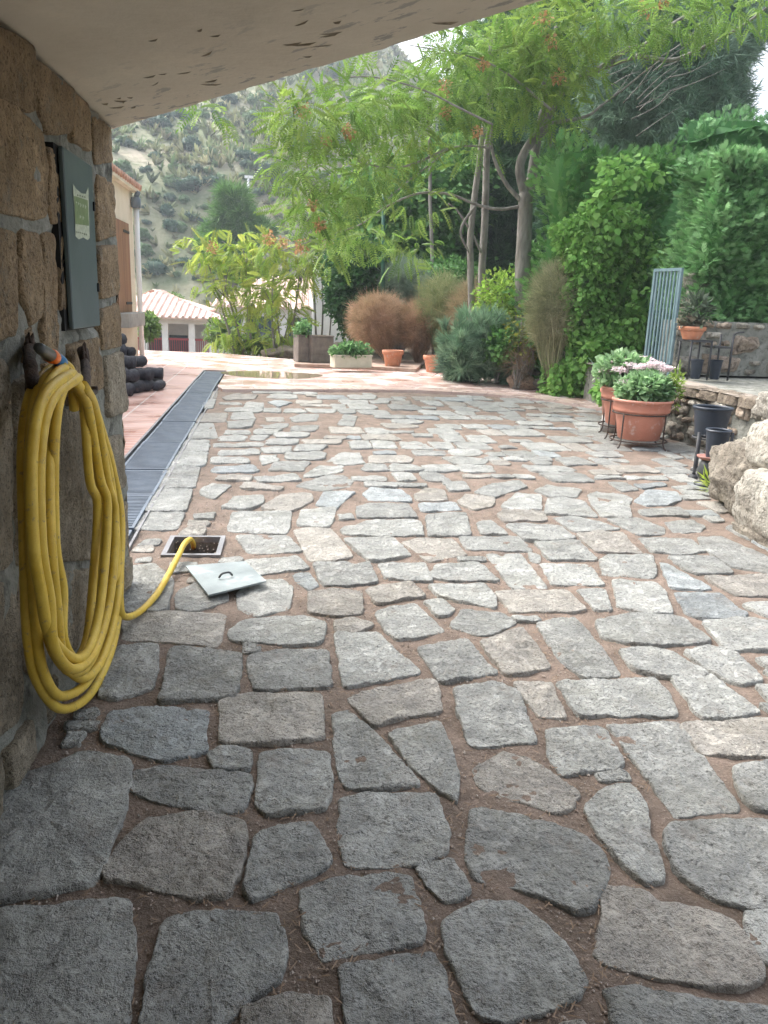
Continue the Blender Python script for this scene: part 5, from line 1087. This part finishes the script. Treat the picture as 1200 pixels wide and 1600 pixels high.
sc_ = at(1117, 712, 6.75); pot('black_pot', 'small tall empty black pot standing on the grey urn', (uc[0]+.055, 6.75, .255), .108, .08, .26, M['black'], group='black plastic pots', rim=.02, lipr=.004, soil=M['dark'])
r = np.random.default_rng(71); b = at(1108, 770, 6.5); b[2] = 0; V, F, T = clump(T_leaf(.06, .02), b+[.03, 0, .05], (.09, .06, .08), 60, .13, ((.3, .42, .05), (.5, .55, .1)), r, .7, -.6, bottom=-.5)
plant('grass_tuft', 'yellow green grass tuft growing at the foot of the boulder', 'grass', b, [(V, F, T)], None, M['leaf'], cn='blades')
# ------------------------------------------------------------------ pot and iron table on the ledge
tb = at(1100, 590, 10.4); tx = tb[0]; tz = LZ+.52
t = empty('plant_table', (tx, 10.4, LZ), 'small black iron plant table standing on the stone ledge', 'table'); 
mb = MB(); mb.box(tx-.32, tx-.02, 10.25, 10.6, tz-.03, tz); mb.box(tx+.02, tx+.26, 10.25, 10.6, tz-.10, tz-.075); mb.obj('top', M['iron'], t)
for x, y, h in ((tx-.31, 10.26, tz-.03), (tx-.03, 10.26, tz-.03), (tx+.26, 10.26, tz+.08), (tx-.31, 10.58, tz-.03), (tx-.03, 10.58, tz-.03), (tx+.26, 10.58, tz+.08)):
    mb = MB(); mb.tube([(x, y, LZ), (x, y, h)], .014, 6); mb.obj('leg', M['iron'], t, True)
mb = MB(); mb.tube([(tx+.26, 10.26, tz+.08), (tx+.30, 10.26, tz+.11), (tx+.42, 10.3, tz+.12)], .012, 6); mb.obj('arm', M['iron'], t, True)
pp_ = at(1080, 528, 10.42); t = pot('terracotta_bowl', 'terracotta bowl of succulents on the iron table by the gate pillar', (pp_[0], 10.42, tz), .155, .11, .17, M['terra2'], rim=.06)
r = np.random.default_rng(73); c = np.array([pp_[0], 10.42, tz+.20]); V, F, T = join([clump(LEAF, c, (.17, .14, .07), 160, .09, ((.10, .13, .08), (.28, .22, .18)), r, .6, -.3, bottom=-.3), clump(THIN, c+[.05, .05, .18], (.2, .15, .2), 260, .12, ((.05, .08, .05), (.14, .17, .12)), r, .6, -.4, bottom=-.6)])
link_mesh('succulents', V, F, M['leafd'], t, T)
for k, (px, py) in enumerate([(1088, 552), (1118, 548)]):
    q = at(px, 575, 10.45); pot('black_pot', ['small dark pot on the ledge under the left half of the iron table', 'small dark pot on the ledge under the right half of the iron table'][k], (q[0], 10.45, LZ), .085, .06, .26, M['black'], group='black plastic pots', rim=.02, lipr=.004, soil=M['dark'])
# ================================================================== LOGS BY THE HOUSE
lg = np.random.default_rng(81)
LL = [(-2.62, 12.3, .10, .10, .55, 20), (-2.35, 12.9, .10, .10, .6, 70), (-2.72, 13.2, .11, .11, .6, 10), (-2.30, 13.6, .09, .09, .5, 60), (-2.55, 12.5, .29, .10, .5, 40), (-2.42, 13.1, .27, .09, .5, -20), (-2.75, 13.1, .31, .10, .55, 70), (-2.30, 13.5, .25, .09, .45, 20),
      (-2.62, 12.8, .47, .10, .5, 15), (-2.5, 13.3, .44, .09, .45, 60), (-2.8, 13.0, .63, .10, .5, 35), (-2.66, 13.3, .60, .08, .4, -30), (-2.74, 13.1, .79, .09, .4, 60), (-2.12, 13.3, .08, .07, .4, 85)]
LB = ['near bottom', 'bottom right', 'back bottom', 'far bottom', 'near second layer', 'middle second layer', 'back second layer', 'far second layer', 'near third layer', 'far third layer', 'near fourth layer', 'far fourth layer', 'topmost', 'loose outermost']
for k, (x, y, z, r_, l, a) in enumerate(LL):
    t = empty('log', (x, y, z+.02), LB[k]+' dark log of the blackened firewood pile by the cream house', 'log', 'blackened logs piled by the house', rz=rad(a)); mb = MB(); n = 9
    mb.tube([(q*l/n-l/2, .02*mn.noise(Vector((q*.6, k, 0))), .02*mn.noise(Vector((q*.6, k, 5)))) for q in range(n+1)], [r_*(1+.3*mn.noise(Vector((q*.9, k*2, 1)))) for q in range(n+1)], 9); mb.obj('wood', M['log'], t, True, world=False)
# ================================================================== CREAM HOUSE AT THE LEFT
YC = 18.5; HX = at(212, 450, YC)[0]; ez = at(222, 297, YC)[2]
t = empty('cream_house', (HX, YC, 0), 'cream rendered house corner with tiled eave at the left edge beyond the wall', 'house')
mb = MB(); mb.box(HX-6, HX, 8, YC, -.1, ez-.02); mb.obj('wall', M['cream'], t)
mb = MB(); mb.box(HX-.0, HX+.13, 7.9, YC+.12, ez-.05, ez+.03); mb.box(HX-6, HX, YC, YC+.12, ez-.05, ez+.03); mb.obj('eave', M['cream'], t)
mb = MB()
for k in range(50):
    y = 7.9+k*.22
    if y > YC+.2: break
    P = [(HX+.17, y, ez+.06), (HX-1.5, y, ez+.36), (HX-3, y, ez+.65)]; mb.tube(P, .06, 8)
mb.box(HX-3, HX+.12, 7.9, YC+.12, ez+.032, ez+.05); rf = mb.obj('roof', M['rooftile'], t, True)
mb = MB(); a_ = np.linspace(math.pi, 2*math.pi, 9)
gy = [(7.9, 0), (YC+.1, 0)]; V = []; F = []
mb.tube([(HX+.10, YC-.12, ez-.35), (HX+.10, YC-.12, .04)], .055, 12); mb.obj('downpipe', M['white'], t, True)
mb = MB(); mb.box(HX+.02, HX+.19, YC-.24, YC-.02, ez-.38, ez-.16, .02); mb.tube([(HX+.10, YC-.12, ez-.16), (HX+.16, YC-.12, ez-.04)], .05, 8); mb.obj('rain_hopper', mat('zinc', (.14, .17, .2), None, rough=.5), t, True)
wy1 = None
for Yq in np.arange(12, YC, .05):
    p = at(204, 420, Yq)
    if p[0] <= HX+.05: wy1 = Yq; break
wy1 = wy1 or 15.; zt_, zb_ = at(204, 350, wy1)[2], at(204, 487, wy1)[2]
fw = MB(); fw.box(HX+.002, HX+.05, wy1-1.3, wy1, zb_, zt_); w_ = fw.obj('shutter', M['wood'], t)
mb = MB(); 
for z in (zb_+.15, zt_-.2): mb.box(HX+.05, HX+.062, wy1-.6, wy1-.02, z, z+.05)
o = mb.obj('hinge', M['iron'], None); o.parent = w_
for v in o.data.vertices: v.co -= Vector(t.location)
mb = MB(); mb.box(HX+.002, HX+.26, wy1-1.5, wy1+.25, zb_-.28, zb_-.005, .01); mb.obj('sill', M['concrete'], t)
# ================================================================== HOUSES BELOW THE TERRACE
def P36(px, Y): return at(px, 500, Y)[0]
YB = 36; xl, xr = P36(120, YB), P36(334, YB); ev = .62; rz_ = 1.75; gz = -2.7
t = empty('pergola_house', ((xl+xr)/2, YB, gz), 'white columned porch house with pale tiled hip roof below the terrace', 'house')
mb = MB(); mb.box(xl, xr, YB, YB+.25, ev-.28, ev-.02); mb.box(xr-.25, xr, YB+.25, YB+8, ev-.28, ev-.02); mb.obj('beam', M['white'], t)
mb = MB(); o_ = .45
V = [(xl-o_, YB-o_, ev), (xr+o_, YB-o_, ev), (xr+o_, YB+8, ev), (xl-o_, YB+8, ev), (xl+3, YB+4, rz_), (xr-3.2, YB+4, rz_)]
V += [(x, y, z-.07) for x, y, z in V[:4]]
mb.add(V, [[0, 1, 5, 4], [1, 2, 5], [2, 3, 4, 5], [3, 0, 4], [6, 7, 1, 0], [7, 8, 2, 1], [8, 9, 3, 2], [9, 6, 0, 3], [9, 8, 7, 6]])
n_ = int((xr-xl+.9)/.28)
for k in range(n_): 
    x = xl-o_+.14+k*.28; f = min(1, max(.02, min(x-(xl-o_), (xr+o_)-x)/3.6)); mb.tube([(x, YB-o_-.02, ev+.02), (x, YB-o_+(4+o_)*f, ev+(rz_-ev)*f+.02)], .07, 5)
mb.obj('roof', M['paletile'], t)
for px in (225, 257, 299, 331):
    x = P36(px, YB); mb = MB(); mb.box(x-.13, x+.13, YB, YB+.24, gz, ev-.28); mb.obj('column', M['white'], t)
mb = MB(); mb.box(xl, xr, YB+3.2, YB+3.4, gz, ev-.3); mb.obj('wall', M['bluewhite'], t)
for px in (238, 275): 
    x = P36(px, YB+3); mb = MB(); mb.box(x-.5, x+.5, YB+3.15, YB+3.195, gz+.4, ev-.9); w_ = mb.obj('window', mat('dim_glass', (.05, .08, .1), None, rough=.1), t)
mb = MB(); zr = at(280, 530, YB)[2]; mb.box(xl, xr, YB+.05, YB+.12, zr-.05, zr+.04)
mb.box(xl, xr, YB+.05, YB+.12, zr-.9, zr-.82)
for k in range(60): x = xl+(xr-xl)*k/60; mb.box(x, x+.03, YB+.07, YB+.10, zr-.82, zr-.05)
mb.obj('railing', M['redrail'], t)
YH = 39; xa, xb = P36(338, YH), P36(600, YH); e2 = at(450, 482, YH)[2]; r2 = at(450, 442, YH)[2]
t = empty('white_house', ((xa+xb)/2, YH, gz), 'white walled house with pinkish tiled roof behind the young trees', 'house')
mb = MB(); mb.box(xa, xb, YH, YH+8, gz, e2); mb.obj('wall', M['white'], t)
mb = MB(); mb.add([(xa-.4, YH-.5, e2), (xb+.4, YH-.5, e2), (xb+.4, YH+8.5, e2), (xa-.4, YH+8.5, e2), (xa+2, YH+4, r2+.3), (xb-2, YH+4, r2+.3)], [[0, 1, 5, 4], [1, 2, 5], [2, 3, 4, 5], [3, 0, 4], [3, 2, 1, 0]])
for k in range(int((xb-xa+.8)/.28)):
    x = xa-.4+.14+k*.28; f = min(1, max(.02, min(x-(xa-.4), (xb+.4)-x)/2.4)); mb.tube([(x, YH-.52, e2+.03), (x, YH-.5+4.5*f, e2+(r2+.3-e2)*f+.03)], .07, 5)
mb.obj('roof', M['paletile'], t)
for px, wd in ((360, .5), (405, .6), (470, .6), (540, .6)):
    x = P36(px, YH); mb = MB(); mb.box(x-wd, x+wd, YH-.06, YH-.004, e2-1.7, e2-.4); mb.obj('window', mat('window_glass', (.06, .09, .11), None, rough=.1), t)
mb = MB(); x = P36(512, 30); mb.box(x-.55, x+.9, 30, 30.3, -1.5, at(512, 395, 30)[2]); o = mb.obj('white_gable', M['white']); tag(o, 'white upright gable wall glimpsed through leaves left of the green post', 'wall')
# ================================================================== THE HILLSIDE
def hit(px, py):
    r = ray(px, py)
    for Y in np.arange(60, 400, 1.2):
        p = np.array([0, 0, CH])+r*Y/r[1]
        if float(hh(np.array(p[0]), np.array(p[1]))) > p[2]: return p
    return None
r = np.random.default_rng(91); protos = []
HB = [('dark round holm oak bush on the dry hillside', ((.06, .12, .08), (.10, .17, .11)), 'dark oak bushes on the hillside', 'hillside_oak'), ('light green bush on the dry hillside', ((.14, .22, .10), (.22, .31, .16)), 'light green bushes on the hillside', 'hillside_bush')]
for k in range(4):
    lb, pa, gp, nm = HB[k//2]; parts = []
    for q in range(4):
        c = np.array([r.uniform(-.4, .4), r.uniform(-.4, .4), r.uniform(.3, .7)])*(q > 0)+[0, 0, .45*(q == 0)]; rr = np.array([.62, .62, .48])*r.uniform(.7, 1.1)
        parts.append(clump(LEAF, c, rr, 520, .11, pa, r, .3, .1, clus=14)); parts.append(core(c, rr, pa[0], q+k*5, .8, 8))
    V, F, T = join(parts); o = link_mesh(nm, V, F, M['leafd'], None, T); tag(o, lb, 'bush', gp); protos.append(o)
big = [(245, 203, 24, 0), (300, 238, 20, 0), (292, 305, 24, 0), (240, 205, 14, 0), (345, 200, 16, 0), (395, 195, 18, 1), (262, 340, 14, 0), (335, 290, 14, 0), (420, 290, 26, 0), (385, 250, 20, 0), (245, 437, 24, 0), (330, 250, 12, 1), (360, 165, 16, 0), (430, 215, 22, 1), (470, 240, 24, 0), (230, 400, 16, 1), (270, 380, 16, 0), (460, 180, 18, 0), (500, 160, 20, 1), (450, 320, 20, 0), (300, 350, 12, 1), (225, 375, 16, 1), (410, 160, 15, 1), (520, 230, 22, 0), (285, 215, 10, 1), (350, 330, 16, 1)]
for k in range(250): big.append((r.uniform(180, 590), r.uniform(95, 455), r.uniform(4, 14), int(r.random() < .6)))
used = [False]*4
HL = {0: 'dark oak bush highest at the left, just under the porch roof edge', 2: 'large dark oak bush on the slope above the green pine, left side', 8: 'dark oak bush right of the white utility pole', 10: 'very dark round bush just above the tiled porch roof', 13: 'pale green bush high on the slope behind the drooping leaves', 18: 'pale bush near the top of the slope, under the sky gap'}
for bi, (px, py, s, kd) in enumerate(big):
    p = hit(px, py)
    if p is None: continue
    pi = kd*2+int(r.integers(2)); sc = s*p[1]/FPX*1.02
    if not used[pi]: o = protos[pi]; used[pi] = True
    else: o = protos[pi].copy(); col.objects.link(o)
    o.location = (p[0], p[1], float(hh(np.array(p[0]), np.array(p[1])))-.15*sc); o.scale = (sc, sc, sc*r.uniform(.8, 1.15)); o.rotation_euler.z = r.uniform(0, 6.28)
    if bi in HL: o['label'] = HL[bi]
    elif pi is not None: o['label'] = HB[kd][0]
for k, o in enumerate(protos):
    if not used[k]: bpy.data.objects.remove(o)
n = 42000; X = r.uniform(-75, 60, n); Y = 64+r.random(n)**.8*170; Zz = hh(X, Y); pos = np.stack([X, Y, Zz], 1); m_ = nfield(X, Y, .06, 1, 12)+r.normal(0, .5, n) > -.2; pos = pos[m_]; n = len(pos)
D = r.normal(0, .5, (n, 3)); D[:, 2] = .9; V, F, T = scatter(T_tuft(10, .12, .9, 3), pos, D, r.uniform(.5, 1.7, n), pal(n, (.13, .19, .08), (.38, .34, .2), r, .3), r)
tag(link_mesh('hillside_scrub', V, F, M['leafd'], None, T), 'low dry grass and scrub scattered over the hillside', 'scrub', kind='stuff')
bigtree('green_pine', 'bright green pine standing in front of the hill, left of centre', 365, 56, [(368, 320, 24, 26), (362, 350, 34, 26), (345, 372, 34, 22), (390, 372, 34, 24), (366, 400, 44, 30)], TUFT, .8, 900, ((.09, .20, .05), (.16, .30, .08)), .2)
p = hit(388, 322); t = empty('pylon', p, 'small white utility pole on the hillside', 'pole'); mb = MB(); mb.tube([p-[0, 0, .5], p+[0, 0, 2.6]], .13, 6); mb.obj('pole', M['white'], t, True); mb = MB(); mb.box(p[0]-.35, p[0]+.5, p[1]-.12, p[1]+.12, p[2]+2.6, p[2]+2.85); mb.obj('crossarm', M['white'], t)
# scrubby undergrowth between terrace and houses
r = np.random.default_rng(95)
for k, (px, py, rx, ry, Y, lb) in enumerate([(233, 510, 14, 22, 27, 'small light green bush at the foot of the cream house'), (345, 520, 26, 24, 29, 'pale green bush before the columned porch'), (400, 540, 60, 16, 25, 'low weedy growth at the terrace end under the young trees'), (575, 520, 40, 22, 24, 'weedy growth behind the cream trough'), (270, 470, 20, 12, 48, 'round bush beside the porch roof')]):
    shrub('bush', lb, px, py, rx, ry, Y, LEAF, 700, .14, ((.10, .18, .05), (.24, .34, .10)), .4, .1, cr=.55, seed=60+k, z0=-1.2, m=M['leaf'], cat='bush', dp=.8)

# ================================================================== HAZE
hz = bpy.data.materials.new('haze_air'); hz.use_nodes = True; N = hz.node_tree.nodes; N.clear()
pv = N.new('ShaderNodeVolumePrincipled'); pv.inputs['Color'].default_value = (.82, .90, 1, 1); pv.inputs['Density'].default_value = .0014; pv.inputs['Anisotropy'].default_value = .2
mo = N.new('ShaderNodeOutputMaterial'); hz.node_tree.links.new(pv.outputs[0], mo.inputs['Volume'])
mb = MB(); mb.box(-310, 310, -210, 430, -12, 175); tag(mb.obj('haze', hz), 'thin pale haze in the air over the valley', 'haze', kind='stuff')
